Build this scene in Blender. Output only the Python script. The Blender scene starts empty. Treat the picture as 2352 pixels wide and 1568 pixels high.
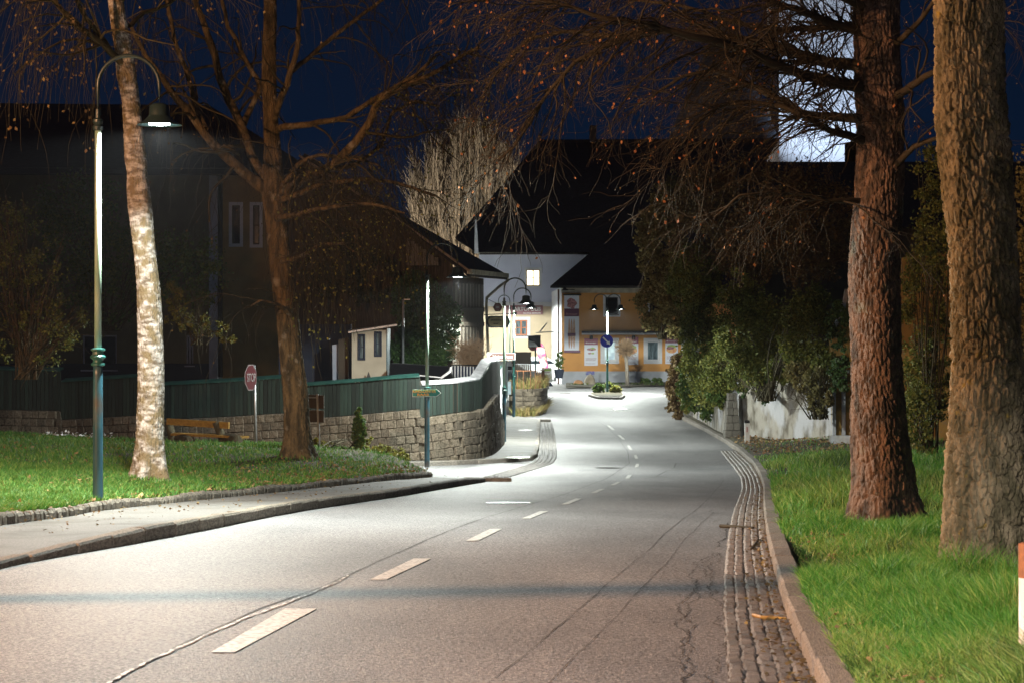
import bpy, math, random
import numpy as np
from mathutils import Vector
R = random.Random(7); NR = np.random.default_rng(7)
sc = bpy.context.scene; col = sc.collection
F = 5000.0; CH = 1.6                      # authoring scale: focal length in photo pixels, eye height
# ------------------------------------------------------------------ camera, sky, lights, exposure
cd = bpy.data.cameras.new('camera'); cam = bpy.data.objects.new('camera', cd); col.objects.link(cam)
cam.location = (0, 0, CH); cam.rotation_euler = (math.pi/2, 0, 0)
cd.sensor_width = 36; cd.lens = F/2352*36; cd.clip_start = .2; cd.clip_end = 3000
cd.dof.use_dof = True; cd.dof.focus_distance = 30; cd.dof.aperture_fstop = 9.0
sc.camera = cam
sc.view_settings.view_transform = 'Standard'; sc.view_settings.look = 'None'
sc.view_settings.exposure = .42; sc.view_settings.gamma = 1
sc.render.engine = 'CYCLES'; cy = sc.cycles
cy.use_denoising = True; cy.max_bounces = 4; cy.diffuse_bounces = 2; cy.glossy_bounces = 2
cy.transparent_max_bounces = 4; cy.transmission_bounces = 2; cy.sample_clamp_indirect = 4; cy.use_light_tree = True
W_ = bpy.data.worlds.new('World'); sc.world = W_; W_.use_nodes = True
wn = W_.node_tree.nodes; wl = W_.node_tree.links; bg = wn['Background']
tc = wn.new('ShaderNodeTexCoord'); sp = wn.new('ShaderNodeSeparateXYZ'); rp = wn.new('ShaderNodeValToRGB')
wl.new(tc.outputs['Generated'], sp.inputs[0]); wl.new(sp.outputs['Z'], rp.inputs[0]); wl.new(rp.outputs[0], bg.inputs[0])
rp.color_ramp.elements[0].position = 0.0; rp.color_ramp.elements[0].color = (.0017, .0080, .0235, 1)
rp.color_ramp.elements[1].position = .22; rp.color_ramp.elements[1].color = (.0009, .0050, .0165, 1)
bg.inputs[1].default_value = .80
def fill_sun():  # weak sun lamp added as general fill, no moon in view
    l = bpy.data.lights.new('night_fill', 'SUN'); l.energy = .022; l.angle = math.radians(1); l.color = (.6, .75, 1)
    o = bpy.data.objects.new('night_fill', l); col.objects.link(o); o.rotation_euler = (math.radians(50), 0, math.radians(25))
fill_sun()
LAMP_W = 4600.0; COOL = (.93, 1.0, .93); SODIUM_W = 20000.0; SODIUM = (1, .51, .25)
def spot(name, loc, target, power, color, size_deg, blend=.15, soft=.06):
    l = bpy.data.lights.new(name, 'SPOT'); l.energy = power; l.color = color; l.spot_size = math.radians(size_deg)
    l.spot_blend = blend; l.shadow_soft_size = soft
    o = bpy.data.objects.new(name, l); col.objects.link(o); o.location = loc
    o.rotation_euler = (Vector(target)-Vector(loc)).to_track_quat('-Z', 'Y').to_euler(); return o
# ------------------------------------------------------------------ geometry helpers
HY = np.array([-20, 0, 10, 14.5, 24.4, 35, 45, 55, 66, 75, 83, 109, 125, 140, 900.])
HH = np.array([1.5, 1.55, 1.6, 1.72, 2.03, 2.5, 2.85, 3.05, 3.16, 3.13, 3.02, 2.65, 2.35, 2.3, 2.3])
_y = np.arange(-20, 320, .5); _h = np.interp(_y, HY, HH); _k = np.hanning(15); _k /= _k.sum()
_h = np.convolve(np.pad(_h, 7, mode='edge'), _k, mode='valid')
def hh(Y): return np.interp(Y, _y, _h)
def zr(Y): return CH-hh(Y)
_Yt = np.arange(8, 135, .1)
def G(u, v, lift=0.0):
    vt = 784+F*(hh(_Yt)-lift)/_Yt
    Y = float(np.interp(-v, -vt, _Yt)); return Vector(((u-1176)*Y/F, Y, float(zr(Y))+lift))
def P(u, v, Y): return Vector(((u-1176)*Y/F, Y, CH-(v-784)*Y/F))
def XU(u, Y): return (u-1176)*Y/F
def ZV(v, Y): return CH-(v-784)*Y/F
W = {}
def reg(o, origin): W[o.name] = Vector(origin); return o
def thing(name, label, cat, loc, group=None, rz=0):
    o = bpy.data.objects.new(name, None); col.objects.link(o); o.location = loc; o.empty_display_size = .1
    o['label'] = label; o['category'] = cat
    if group: o['group'] = group
    return reg(o, loc)
def tag(o, label, cat, group=None):
    o['label'] = label; o['category'] = cat
    if group: o['group'] = group
    return o
def build(name, V, Fs, mt, parent=None, origin=None, kind=None, smooth=False, label=None):
    """V world coordinates, Fs array (n,k) or list of arrays/tuples -> one mesh object"""
    org = W[parent.name] if parent else Vector(origin or (0, 0, 0))
    V = np.asarray(V, dtype=np.float64)-np.array(org)
    me = bpy.data.meshes.new(name)
    if isinstance(Fs, np.ndarray):
        n, k = Fs.shape
        me.vertices.add(len(V)); me.vertices.foreach_set('co', V.ravel())
        me.loops.add(n*k); me.loops.foreach_set('vertex_index', Fs.astype(np.int32).ravel())
        me.polygons.add(n); me.polygons.foreach_set('loop_start', np.arange(0, n*k, k, dtype=np.int32))
        me.polygons.foreach_set('loop_total', np.full(n, k, dtype=np.int32)); me.update(calc_edges=True); me.validate()
    else:
        me.from_pydata(V.tolist(), [], [list(map(int, f)) for f in Fs]); me.update()
    for m in (mt if isinstance(mt, (list, tuple)) else [mt]): me.materials.append(m)
    if smooth: me.polygons.foreach_set('use_smooth', np.ones(len(me.polygons), dtype=bool))
    o = bpy.data.objects.new(name, me); col.objects.link(o)
    if parent: o.parent = parent
    else: o.location = org
    if kind: o['kind'] = kind
    if label: o['label'] = label
    return reg(o, org)
def inst(name, me, parent, loc, rot=(0, 0, 0), scale=(1, 1, 1)):
    o = bpy.data.objects.new(name, me); col.objects.link(o); o.parent = parent
    o.location = Vector(loc)-W[parent.name]; o.rotation_euler = rot; o.scale = scale; return reg(o, loc)
class MB:
    def __init__(s): s.V = []; s.F = []
    def add(s, V, Fs):
        n = len(s.V); s.V += [tuple(v) for v in V]; s.F += [tuple(int(i)+n for i in f) for f in Fs]; return s
    def box(s, x0, x1, y0, y1, z0, z1):
        return s.add([(x0,y0,z0),(x1,y0,z0),(x1,y1,z0),(x0,y1,z0),(x0,y0,z1),(x1,y0,z1),(x1,y1,z1),(x0,y1,z1)],
                     [(0,3,2,1),(4,5,6,7),(0,1,5,4),(1,2,6,5),(2,3,7,6),(3,0,4,7)])
    def slab(s, a, b, w, h, up=(0, 0, 1)):      # bar from a to b, w across, h thick
        a, b, up = Vector(a), Vector(b), Vector(up); t = (b-a).normalized(); n = t.cross(up)
        if n.length < 1e-4: n = t.cross(Vector((1, 0, 0)))
        n.normalize(); m = n.cross(t).normalized(); n *= w/2; m *= h/2
        v = [a-n-m, a+n-m, a+n+m, a-n+m, b-n-m, b+n-m, b+n+m, b-n+m]
        return s.add(v, [(0,1,2,3),(7,6,5,4),(0,4,5,1),(1,5,6,2),(2,6,7,3),(3,7,4,0)])
    def rod(s, a, b, r, r2=None, n=8):
        V, Fs = tubes(np.array([[a, b]], float), np.array([[r, r if r2 is None else r2]]), n, cap=True); return s.add(V, Fs)
    def path(s, pts, rr, n=8):
        rr = [rr]*len(pts) if not hasattr(rr, '__len__') else rr
        V, Fs = tubes(np.array([pts], float), np.array([rr], float), n, cap=True); return s.add(V, Fs)
    def prism(s, poly, d):                       # planar polygon extruded by vector d
        n = len(poly); d = Vector(d); V = [Vector(p) for p in poly]+[Vector(p)+d for p in poly]
        return s.add(V, [tuple(range(n)), tuple(range(2*n-1, n-1, -1))]+[(i, i+n, (i+1) % n+n, (i+1) % n) for i in range(n)])
    def lathe(s, prof, c, n=24):
        c = Vector(c); V = []; Fs = []
        for r, z in prof:
            for i in range(n):
                a = 2*math.pi*i/n; V.append((c.x+r*math.cos(a), c.y+r*math.sin(a), c.z+z))
        for j in range(len(prof)-1):
            for i in range(n): Fs.append((j*n+i, j*n+(i+1) % n, (j+1)*n+(i+1) % n, (j+1)*n+i))
        Fs.append(tuple(range(n-1, -1, -1))); Fs.append(tuple((len(prof)-1)*n+i for i in range(n)))
        return s.add(V, Fs)
    def done(s, name, mt, parent=None, origin=None, kind=None, smooth=False, label=None):
        return build(name, s.V, s.F, mt, parent, origin, kind, smooth, label)
def tubes(A, Rr, n=4, cap=False):
    N, K, _ = A.shape
    T = np.gradient(A, axis=1); T /= np.linalg.norm(T, axis=2, keepdims=True)+1e-9
    mt_ = A[:, -1]-A[:, 0]; mt_ /= np.linalg.norm(mt_, axis=1, keepdims=True)+1e-9
    ref = np.where(np.abs(mt_[:, 2:3]) > .8, np.array([[1., 0, 0]]), np.array([[0, 0, 1.]]))[:, None, :]
    S = np.cross(T, np.broadcast_to(ref, T.shape)); S /= np.linalg.norm(S, axis=2, keepdims=True)+1e-9
    U = np.cross(S, T); a = np.linspace(0, 2*np.pi, n, endpoint=False)
    V = A[:, :, None, :]+Rr[:, :, None, None]*(np.cos(a)[None, None, :, None]*S[:, :, None, :]+np.sin(a)[None, None, :, None]*U[:, :, None, :])
    idx = np.arange(N*K*n).reshape(N, K, n); b = np.roll(idx, -1, axis=2)
    Fs = np.stack([idx[:, :-1], b[:, :-1], b[:, 1:], idx[:, 1:]], axis=-1).reshape(-1, 4)
    V = V.reshape(-1, 3)
    if cap:
        L = [tuple(f) for f in Fs]
        for k in range(N): L.append(tuple(idx[k, 0][::-1])); L.append(tuple(idx[k, -1]))
        return V, L
    return V, Fs
def joinV(parts):
    Vs, Fs, n = [], [], 0
    for V, f in parts:
        Vs.append(V); Fs.append(f+n); n += len(V)
    return np.concatenate(Vs), np.concatenate(Fs)
def resample(pts, K):
    p = np.array(pts, float); d = np.r_[0, np.cumsum(np.linalg.norm(np.diff(p[:, :3], axis=0), axis=1))]
    t = np.linspace(0, d[-1], K); return np.stack([np.interp(t, d, p[:, i]) for i in range(p.shape[1])], 1)
def grow(A, Rr, n, L, spread, droop, K=6, curl=.25, t0=.15, t1=1.0, rs=.5, bias=None):
    """children of branches A (N,K,3): n in all, L=(min,max) length, returns arrays"""
    N, KK, _ = A.shape
    ln = np.linalg.norm(np.diff(A, axis=1), axis=2).sum(1); i = NR.choice(N, n, p=ln/ln.sum()); t = NR.uniform(t0, t1, n)
    f = t*(KK-1); k = np.minimum(f.astype(int), KK-2); w = (f-k)[:, None]
    p = A[i, k]*(1-w)+A[i, k+1]*w; d = A[i, k+1]-A[i, k]; d /= np.linalg.norm(d, axis=1, keepdims=True)+1e-9
    r0 = (Rr[i, k]*(1-w[:, 0])+Rr[i, k+1]*w[:, 0])*rs
    d = d+NR.normal(0, spread, (n, 3))
    if bias is not None: d += np.array(bias)
    d /= np.linalg.norm(d, axis=1, keepdims=True); l = NR.uniform(L[0], L[1], n)/(K-1)
    out = [p]; cur = p; g = np.array([0, 0, -droop])
    for j in range(K-1):
        d = d+g+NR.normal(0, curl, (n, 3))*.5; d /= np.linalg.norm(d, axis=1, keepdims=True)
        cur = cur+d*l[:, None]; out.append(cur)
    B = np.stack(out, 1); r = r0[:, None]*np.linspace(1, .35, K)[None]; return B, r
def quads_leaf(Pn, size, flat=0.0, hang=False):
    n = len(Pn); s = size if hasattr(size, '__len__') else np.full(n, size); s = s*NR.uniform(.6, 1.3, n)
    a = NR.normal(0, 1, (n, 3)); a[:, 2] *= (1-flat)
    if hang: a[:, 2] = -np.abs(a[:, 2])*1.5-.5
    a /= np.linalg.norm(a, axis=1, keepdims=True)
    b = np.cross(a, NR.normal(0, 1, (n, 3)))
    if flat: b[:, 2] *= (1-flat)
    b /= np.linalg.norm(b, axis=1, keepdims=True)
    a = a*s[:, None]; b = b*s[:, None]*.38
    V = np.stack([Pn, Pn+a*.5+b, Pn+a, Pn+a*.5-b], 1).reshape(-1, 3)
    return V, np.arange(4*n).reshape(n, 4)
def blob(cs, n, lump=.35, shell=.55):
    """points spread through clumps inside a list of ellipsoids (x,y,z,rx,ry,rz)"""
    cs = np.array(cs, float); vol = cs[:, 3]*cs[:, 5]; m = max(6, n//60)
    i = NR.choice(len(cs), m, p=vol/vol.sum()); d = NR.normal(0, 1, (m, 3)); d /= np.linalg.norm(d, axis=1, keepdims=True)
    c = cs[i, :3]+d*cs[i, 3:]*(NR.uniform(shell, 1, (m, 1)))
    j = NR.integers(0, m, n); rad = NR.uniform(.12, .30, m)[j][:, None]*np.mean(cs[:, [3, 5]])
    p = c[j]+NR.normal(0, .5, (n, 3))*rad*lump*2; return p
def vnoise(x, y, seed=0):
    def hs(i, j): 
        s = np.sin(i*127.1+j*311.7+seed*74.7)*43758.5453; return s-np.floor(s)
    i, j = np.floor(x), np.floor(y); fx, fy = x-i, y-j; fx = fx*fx*(3-2*fx); fy = fy*fy*(3-2*fy)
    return (hs(i, j)*(1-fx)+hs(i+1, j)*fx)*(1-fy)+(hs(i, j+1)*(1-fx)+hs(i+1, j+1)*fx)*fy
def worley(x, y, px, seed=0):
    ix, iy = np.floor(x), np.floor(y); d1 = np.full(x.shape, 9.); d2 = d1.copy()
    for a in (-1, 0, 1):
        for b in (-1, 0, 1):
            cx, cyy = ix+a, iy+b; wx = np.mod(cx, px)
            h1 = np.sin(wx*127.1+cyy*311.7+seed)*43758.5453; h1 -= np.floor(h1)
            h2 = np.sin(wx*269.5+cyy*183.3+seed)*43758.5453; h2 -= np.floor(h2)
            d = np.hypot(cx+.1+.8*h1-x, cyy+.1+.8*h2-y); m = d < d1
            d2 = np.where(m, d1, np.minimum(d2, d)); d1 = np.where(m, d, d1)
    return d1, d2
# ------------------------------------------------------------------ materials
def nd(nt, t, **kw):
    n = nt.nodes.new(t)
    for k, v in kw.items(): setattr(n, k, v)
    return n
def mat(name, c, c2=None, s=4, rough=.8, bump=0.0, bs=30, metal=0, spec=.5, stretch=(1, 1, 1), lo=.38, hi=.62,
        c3=None, s3=20, lo3=.55, hi3=.7, rnd=0.0, island=False, transl=0.0, emit=None, detail=5, bst=None, bdist=.02, coat=0.0, stretch3=None, patch=None):
    m = bpy.data.materials.new(name); m.use_nodes = True; nt = m.node_tree; L = nt.links; b = nt.nodes['Principled BSDF']
    b.inputs['Roughness'].default_value = rough; b.inputs['Metallic'].default_value = metal
    b.inputs['Specular IOR Level'].default_value = spec; b.inputs['Coat Weight'].default_value = coat
    c = (*c, 1); out = None; tcn = nd(nt, 'ShaderNodeTexCoord'); co = tcn.outputs['Object']
    if rnd or island: oi = nd(nt, 'ShaderNodeObjectInfo')
    if rnd:
        va = nd(nt, 'ShaderNodeVectorMath', operation='ADD'); ml = nd(nt, 'ShaderNodeMath', operation='MULTIPLY'); ml.inputs[1].default_value = 37
        L.new(oi.outputs['Random'], ml.inputs[0]); L.new(co, va.inputs[0]); L.new(ml.outputs[0], va.inputs[1]); co = va.outputs[0]
    def noise(scale, st):
        mp = nd(nt, 'ShaderNodeMapping'); mp.inputs['Scale'].default_value = st; L.new(co, mp.inputs[0])
        n = nd(nt, 'ShaderNodeTexNoise'); n.inputs['Scale'].default_value = scale; n.inputs['Detail'].default_value = detail
        L.new(mp.outputs[0], n.inputs[0]); return n.outputs[0]
    if island:
        g = nd(nt, 'ShaderNodeNewGeometry'); r = nd(nt, 'ShaderNodeValToRGB'); L.new(g.outputs['Random Per Island'], r.inputs[0])
        cs = [c]+[(*x, 1) for x in (c2, c3) if x]; e = r.color_ramp.elements
        e[0].color = cs[0]; e[1].color = cs[-1]
        if len(cs) == 3: q = e.new(.6); q.color = cs[1]
        out = r.outputs[0]
    elif c2:
        r = nd(nt, 'ShaderNodeValToRGB'); L.new(noise(s, stretch), r.inputs[0]); e = r.color_ramp.elements
        e[0].position, e[1].position = lo, hi; e[0].color = c; e[1].color = (*c2, 1); out = r.outputs[0]
        if c3:
            r3 = nd(nt, 'ShaderNodeValToRGB'); L.new(noise(s3, stretch3 or stretch), r3.inputs[0]); e = r3.color_ramp.elements; e[0].position, e[1].position = lo3, hi3
            mx = nd(nt, 'ShaderNodeMixRGB'); L.new(r3.outputs[0], mx.inputs[0]); L.new(out, mx.inputs[1]); mx.inputs[2].default_value = (*c3, 1); out = mx.outputs[0]
    if patch:
        rr = nd(nt, 'ShaderNodeValToRGB'); L.new(noise(patch[0], (1, .35, 1)), rr.inputs[0]); e = rr.color_ramp.elements; e[0].position, e[1].position = .38, .62
        e[0].color = (patch[1],)*3+(1,); e[1].color = (1, 1, 1, 1); mm = nd(nt, 'ShaderNodeMixRGB', blend_type='MULTIPLY'); mm.inputs[0].default_value = 1
        L.new(out, mm.inputs[1]); L.new(rr.outputs[0], mm.inputs[2]); out = mm.outputs[0]
    if rnd:
        hs = nd(nt, 'ShaderNodeHueSaturation'); mr = nd(nt, 'ShaderNodeMapRange'); L.new(oi.outputs['Random'], mr.inputs[0])
        mr.inputs[3].default_value = 1-rnd; mr.inputs[4].default_value = 1+rnd; L.new(mr.outputs[0], hs.inputs['Value'])
        if out: L.new(out, hs.inputs['Color'])
        else: hs.inputs['Color'].default_value = c
        out = hs.outputs[0]
    if out: L.new(out, b.inputs['Base Color'])
    else: b.inputs['Base Color'].default_value = c
    if bump:
        bp = nd(nt, 'ShaderNodeBump'); bp.inputs['Strength'].default_value = bump; bp.inputs['Distance'].default_value = bdist
        L.new(noise(bs, bst or stretch), bp.inputs['Height']); L.new(bp.outputs[0], b.inputs['Normal'])
    if transl:
        tr = nd(nt, 'ShaderNodeBsdfTranslucent'); mxs = nd(nt, 'ShaderNodeMixShader'); mxs.inputs[0].default_value = transl
        if out: L.new(out, tr.inputs[0])
        else: tr.inputs[0].default_value = c
        L.new(b.outputs[0], mxs.inputs[1]); L.new(tr.outputs[0], mxs.inputs[2]); L.new(mxs.outputs[0], nt.nodes['Material Output'].inputs[0])
    if emit: b.inputs['Emission Color'].default_value = (*emit[:3], 1); b.inputs['Emission Strength'].default_value = emit[3]
    return m
M = {}
M['asphalt'] = mat('asphalt', (.11, .108, .112), (.37, .365, .37), patch=(.5, .64), s=42, lo=.36, hi=.62, c3=(.62, .60, .58), s3=60, lo3=.60, hi3=.65, rough=.62, bump=.6, bs=80, bdist=.015, spec=.38, detail=3)
M['asphalt_walk'] = mat('asphalt_walk', (.10, .095, .088), (.19, .18, .165), s=50, c3=(.07, .06, .045), s3=1.3, lo3=.5, hi3=.75, rough=.75, bump=.4, bs=90, bdist=.01)
M['ground'] = mat('ground', (.03, .035, .02), (.05, .045, .03), s=1, rough=.95)
M['soil'] = mat('soil', (.030, .034, .014), (.07, .055, .03), s=9, c3=(.10, .06, .03), s3=30, rough=.95, bump=.6, bs=40)
M['paint'] = mat('road_paint', (.62, .61, .58), (.25, .24, .23), s=26, lo=.46, hi=.66, rough=.6, bump=.3, bs=90, bdist=.006)
M['tar'] = mat('tar_seam', (.04, .038, .036), (.075, .07, .068), s=20, rough=.7, bump=.5, bs=60)
M['fillerline'] = mat('worn_line', (.66, .66, .65), (.16, .155, .15), s=9, lo=.48, hi=.54, rough=.6)
M['granite'] = mat('granite_kerb', (.27, .24, .20), (.16, .14, .12), s=14, c3=(.40, .38, .35), s3=60, rough=.8, bump=.7, bs=26, rnd=.22)
M['mosskerb'] = mat('mossy_kerb', (.26, .22, .17), (.12, .10, .075), s=12, c3=(.36, .33, .29), s3=40, rough=.85, bump=.9, bs=22, rnd=.3)
M['cobble'] = mat('cobble', (.20, .18, .165), (.11, .10, .09), s=16, c3=(.33, .31, .29), s3=70, rough=.62, bump=.8, bs=30, rnd=.3)
M['joint'] = mat('joint_sand', (.06, .05, .04), (.12, .10, .08), s=30, rough=.95, bump=.5, bs=70)
M['wallstone'] = mat('wall_stone', (.19, .155, .115), (.10, .08, .055), s=6, c3=(.04, .032, .018), s3=3.2, lo3=.52, hi3=.72, rough=.85, bump=.9, bs=18, rnd=.3)
M['mortar'] = mat('mortar', (.09, .075, .055), (.05, .045, .03), s=10, rough=.95, bump=.5, bs=30)
M['fence'] = mat('fence_green', (.009, .019, .014), (.017, .034, .027), s=3.2, stretch=(4, 4, .5), c3=(.05, .045, .012), s3=2.1, lo3=.62, hi3=.80, rough=.7, bump=.5, bs=14, rnd=.55)
M['fencecap'] = mat('fence_cap', (.012, .055, .047), (.025, .085, .07), s=4, rough=.5)
M['whitecap'] = mat('white_cap', (.62, .62, .64), (.42, .42, .44), s=5, rough=.55)
M['lampgreen'] = mat('lamp_green', (.012, .07, .06), (.02, .095, .085), s=5, rough=.35, spec=.6, c3=(.08, .10, .10), s3=9, lo3=.62, hi3=.8)
M['lampteal'] = mat('lamp_pole_blue', (.014, .055, .075), (.035, .11, .15), s=3, stretch=(3, 3, .6), rough=.38, c3=(.07, .06, .05), s3=2.5, lo3=.5, hi3=.62, stretch3=(1, 1, .8))
M['lampup'] = mat('lamp_pole_pale', (.30, .36, .28), (.16, .26, .20), s=3, stretch=(3, 3, .6), rough=.4)
M['lampdark'] = mat('lamp_dark', (.016, .030, .030), rough=.35)
M['lens'] = mat('lamp_lens', (.9, .9, .9), emit=(.92, 1, .98, 40))
M['wood_dark'] = mat('dark_timber', (.035, .026, .018), (.075, .058, .042), s=5, stretch=(5, 5, .6), rough=.8, bump=.6, bs=14)
M['wood_pale'] = mat('pale_timber', (.23, .20, .16), (.12, .10, .08), s=4, stretch=(5, 5, .6), rough=.8, bump=.5, bs=12, rnd=.2)
M['wood_bench'] = mat('bench_wood', (.42, .25, .055), (.28, .16, .035), s=5, stretch=(.6, 5, 5), rough=.55, bump=.3, bs=16)
M['log'] = mat('bench_log', (.10, .085, .05), (.05, .045, .025), s=5, stretch=(3, 3, 1), rough=.9, bump=.9, bs=12)
M['white'] = mat('white_render', (.68, .68, .70), (.60, .60, .62), s=3, rough=.8)
M['orange'] = mat('orange_render', (.66, .32, .095), (.60, .28, .08), s=1.2, rough=.85, bump=.2, bs=60)
M['blueish'] = mat('upper_render', (.62, .64, .76), (.56, .58, .70), s=.8, rough=.85, bump=.2, bs=60)
M['cream'] = mat('cream_render', (.66, .52, .35), (.58, .46, .31), s=1, rough=.85, bump=.2, bs=60)
M['greyplinth'] = mat('grey_plinth', (.48, .49, .53), (.40, .41, .44), s=2, rough=.85)
M['ochre'] = mat('ochre_render', (.36, .26, .11), (.28, .20, .085), s=1.2, rough=.9, bump=.3, bs=40)
M['darkwall'] = mat('dark_render', (.16, .14, .075), (.10, .09, .055), s=.7, rough=.9)
M['bluegrey'] = mat('pale_pilaster', (.42, .45, .54), (.30, .33, .40), s=1.5, rough=.9)
M['navy'] = mat('dark_blue_panel', (.018, .026, .05), rough=.8)
M['rooftile'] = mat('roof_tiles', (.022, .022, .026), (.012, .012, .015), s=6, rough=.8, bump=.8, bs=3, bst=(.2, 1, 8))
M['eave'] = mat('eave_board', (.50, .46, .36), (.36, .32, .24), s=4, rough=.7)
M['barge'] = mat('barge_board', (.30, .23, .16), (.20, .155, .105), s=4, rough=.8)
M['shed'] = mat('shed_render', (.52, .47, .37), (.42, .37, .29), s=1.5, rough=.85, bump=.5, bs=9)
M['plaster'] = mat('old_plaster', (.40, .37, .32), (.15, .13, .10), s=2.0, stretch=(1, 1, .85), lo=.46, hi=.66, c3=(.50, .50, .52), s3=.8, lo3=.5, hi3=.6, rough=.9, bump=1.0, bs=5, bdist=.05)
M['pilaster'] = mat('grey_block', (.12, .11, .095), (.17, .155, .13), s=5, rough=.9, bump=.6, bs=20, rnd=.15)
M['yellow'] = mat('yellow_render', (.42, .26, .07), (.30, .18, .05), s=2, rough=.85, c3=(.3, .22, .12), s3=5, bump=.5, bs=12)
M['glass'] = mat('dark_glass', (.012, .016, .02), rough=.08, spec=.7)
M['glass_blue'] = mat('curtain_glass', (.16, .22, .25), (.04, .06, .07), s=5, stretch=(4, 1, .4), rough=.15, spec=.6)
M['litglass'] = mat('lit_window', (.8, .7, .5), emit=(1, .84, .52, 3.2))
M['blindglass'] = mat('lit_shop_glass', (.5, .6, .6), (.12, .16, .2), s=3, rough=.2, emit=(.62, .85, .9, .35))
M['redwood'] = mat('window_orange_wood', (.42, .12, .03), rough=.5)
M['brownwood'] = mat('window_brown_wood', (.12, .05, .025), rough=.5)
M['black'] = mat('black_metal', (.012, .012, .014), rough=.45)
M['steel'] = mat('galvanised', (.42, .43, .44), (.32, .33, .34), s=8, rough=.4, metal=.6)
M['iron'] = mat('cast_iron', (.45, .45, .46), (.25, .25, .26), s=30, rough=.22, metal=.9, bump=.3, bs=60)
M['rust'] = mat('rusty_orange', (.38, .15, .06), (.22, .10, .05), s=20, rough=.8)
M['red'] = mat('sign_red', (.30, .02, .03), rough=.4)
M['backlit_letter'] = mat('stop_letter_shaded', (.16, .13, .13), rough=.5)  # stop sign letters and rim darkened as if backlit, shade put into the colour
M['backlit_red'] = mat('stop_red_shaded', (.055, .004, .007), rough=.4)  # stop sign face darkened as if lit from behind, shade put into the colour
M['signwhite'] = mat('sign_white', (.75, .75, .72), rough=.4)
M['signgreen'] = mat('sign_green', (.0, .22, .16), rough=.4)
M['signorange'] = mat('sign_orange', (.95, .42, .06), rough=.4)
M['signbrown'] = mat('sign_brown', (.13, .045, .03), rough=.4)
M['signblue'] = mat('sign_blue', (.008, .02, .42), rough=.35)
M['tan'] = mat('tan_board', (.34, .27, .13), rough=.6)
M['brownbox'] = mat('brown_panel', (.055, .038, .022), (.045, .03, .018), s=2, rough=.7)
M['mauve'] = mat('mauve_sign', (.26, .10, .11), (.32, .15, .16), s=1, rough=.5)
M['plum'] = mat('plum_print', (.10, .015, .06), rough=.5)
M['plumlight'] = mat('plum_print_light', (.30, .08, .13), rough=.5)
M['print_white'] = mat('print_white', (.66, .67, .74), rough=.5)
M['bread'] = mat('print_bread', (.42, .20, .12), (.58, .36, .24), s=6, stretch=(3, 1, 1), rough=.5)
M['rose'] = mat('print_rose', (.50, .22, .22), (.16, .05, .06), s=14, rough=.5)
M['leafprint'] = mat('print_leaf', (.30, .42, .10), rough=.5)
M['burger'] = mat('print_burger', (.62, .20, .08), (.72, .45, .18), s=6, rough=.5)
M['flag'] = mat('flag_print', (.66, .10, .25), (.72, .60, .42), s=2.2, lo=.42, hi=.6, rough=.6)
M['mirror'] = mat('traffic_mirror', (.10, .11, .12), (.45, .45, .42), s=1.0, lo=.5, hi=.52, rough=.15)
M['leaf_dark'] = mat('leaves_dark', (.08, .11, .022), (.17, .20, .04), c3=(.30, .29, .06), island=True, rough=.6, transl=.25)
M['leaf_deep'] = mat('leaves_deep', (.015, .022, .010), (.03, .04, .014), c3=(.05, .05, .018), island=True, rough=.7)
M['leaf_green'] = mat('leaves_green', (.035, .085, .015), (.07, .13, .025), c3=(.16, .18, .03), island=True, rough=.55, transl=.25)
M['leaf_yellow'] = mat('leaves_yellow', (.10, .12, .02), (.20, .20, .035), c3=(.30, .25, .05), island=True, rough=.55, transl=.3)
M['leaf_brown'] = mat('leaves_brown', (.10, .065, .028), (.17, .11, .045), c3=(.24, .18, .06), island=True, rough=.7, transl=.2)
M['leaf_olive'] = mat('leaves_olive', (.14, .125, .04), (.23, .20, .07), c3=(.34, .29, .11), island=True, rough=.7, transl=.2)
M['ivy'] = mat('ivy_leaves', (.02, .055, .012), (.035, .09, .02), c3=(.07, .14, .03), island=True, rough=.6)
M['deadleaf'] = mat('dead_leaf', (.26, .09, .03), (.42, .16, .05), c3=(.50, .24, .09), island=True, rough=.7, transl=.3)
M['litter'] = mat('leaf_litter', (.20, .10, .045), (.34, .20, .09), c3=(.42, .33, .15), island=True, rough=.8)
M['grass'] = mat('grass_blades', (.045, .19, .02), (.11, .36, .045), c3=(.34, .50, .12), island=True, rough=.5, transl=.3)
M['grass_pale'] = mat('pale_grass_blades', (.13, .29, .04), (.30, .44, .09), c3=(.52, .54, .19), island=True, rough=.5, transl=.3)
M['grass_dark'] = mat('dark_grass_blades', (.03, .09, .015), (.06, .15, .025), c3=(.14, .22, .05), island=True, rough=.5, transl=.3)
M['grass_short'] = mat('short_grass', (.03, .13, .015), (.075, .24, .03), c3=(.28, .36, .08), island=True, rough=.6, transl=.25)
M['drygrass'] = mat('dry_grass', (.34, .24, .09), (.42, .32, .12), c3=(.12, .20, .03), island=True, rough=.7, transl=.2)
M['drystem'] = mat('dry_stems', (.30, .20, .12), (.42, .30, .19), island=True, c3=(.2, .12, .07), rough=.8)
M['shoot'] = mat('pollard_shoots', (.20, .125, .07), (.30, .20, .11), c3=(.12, .07, .04), island=True, rough=.8)
M['violet'] = mat('violet_petals', (.28, .06, .16), rough=.6)
M['whiteflower'] = mat('white_petals', (.7, .7, .7), rough=.6)
def barkmat(name, c, c2, c3, s=6, st=(1, 1, .35), rough=.9, bump=1.0, bs=34, lo3=.55, hi3=.68, s3=3):
    return mat(name, c, c2, s=s, stretch=st, c3=c3, s3=s3, lo3=lo3, hi3=hi3, rough=rough, bump=bump, bs=bs, bst=(1, 1, .5), bdist=.045, stretch3=(1, 1, 1))
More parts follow.
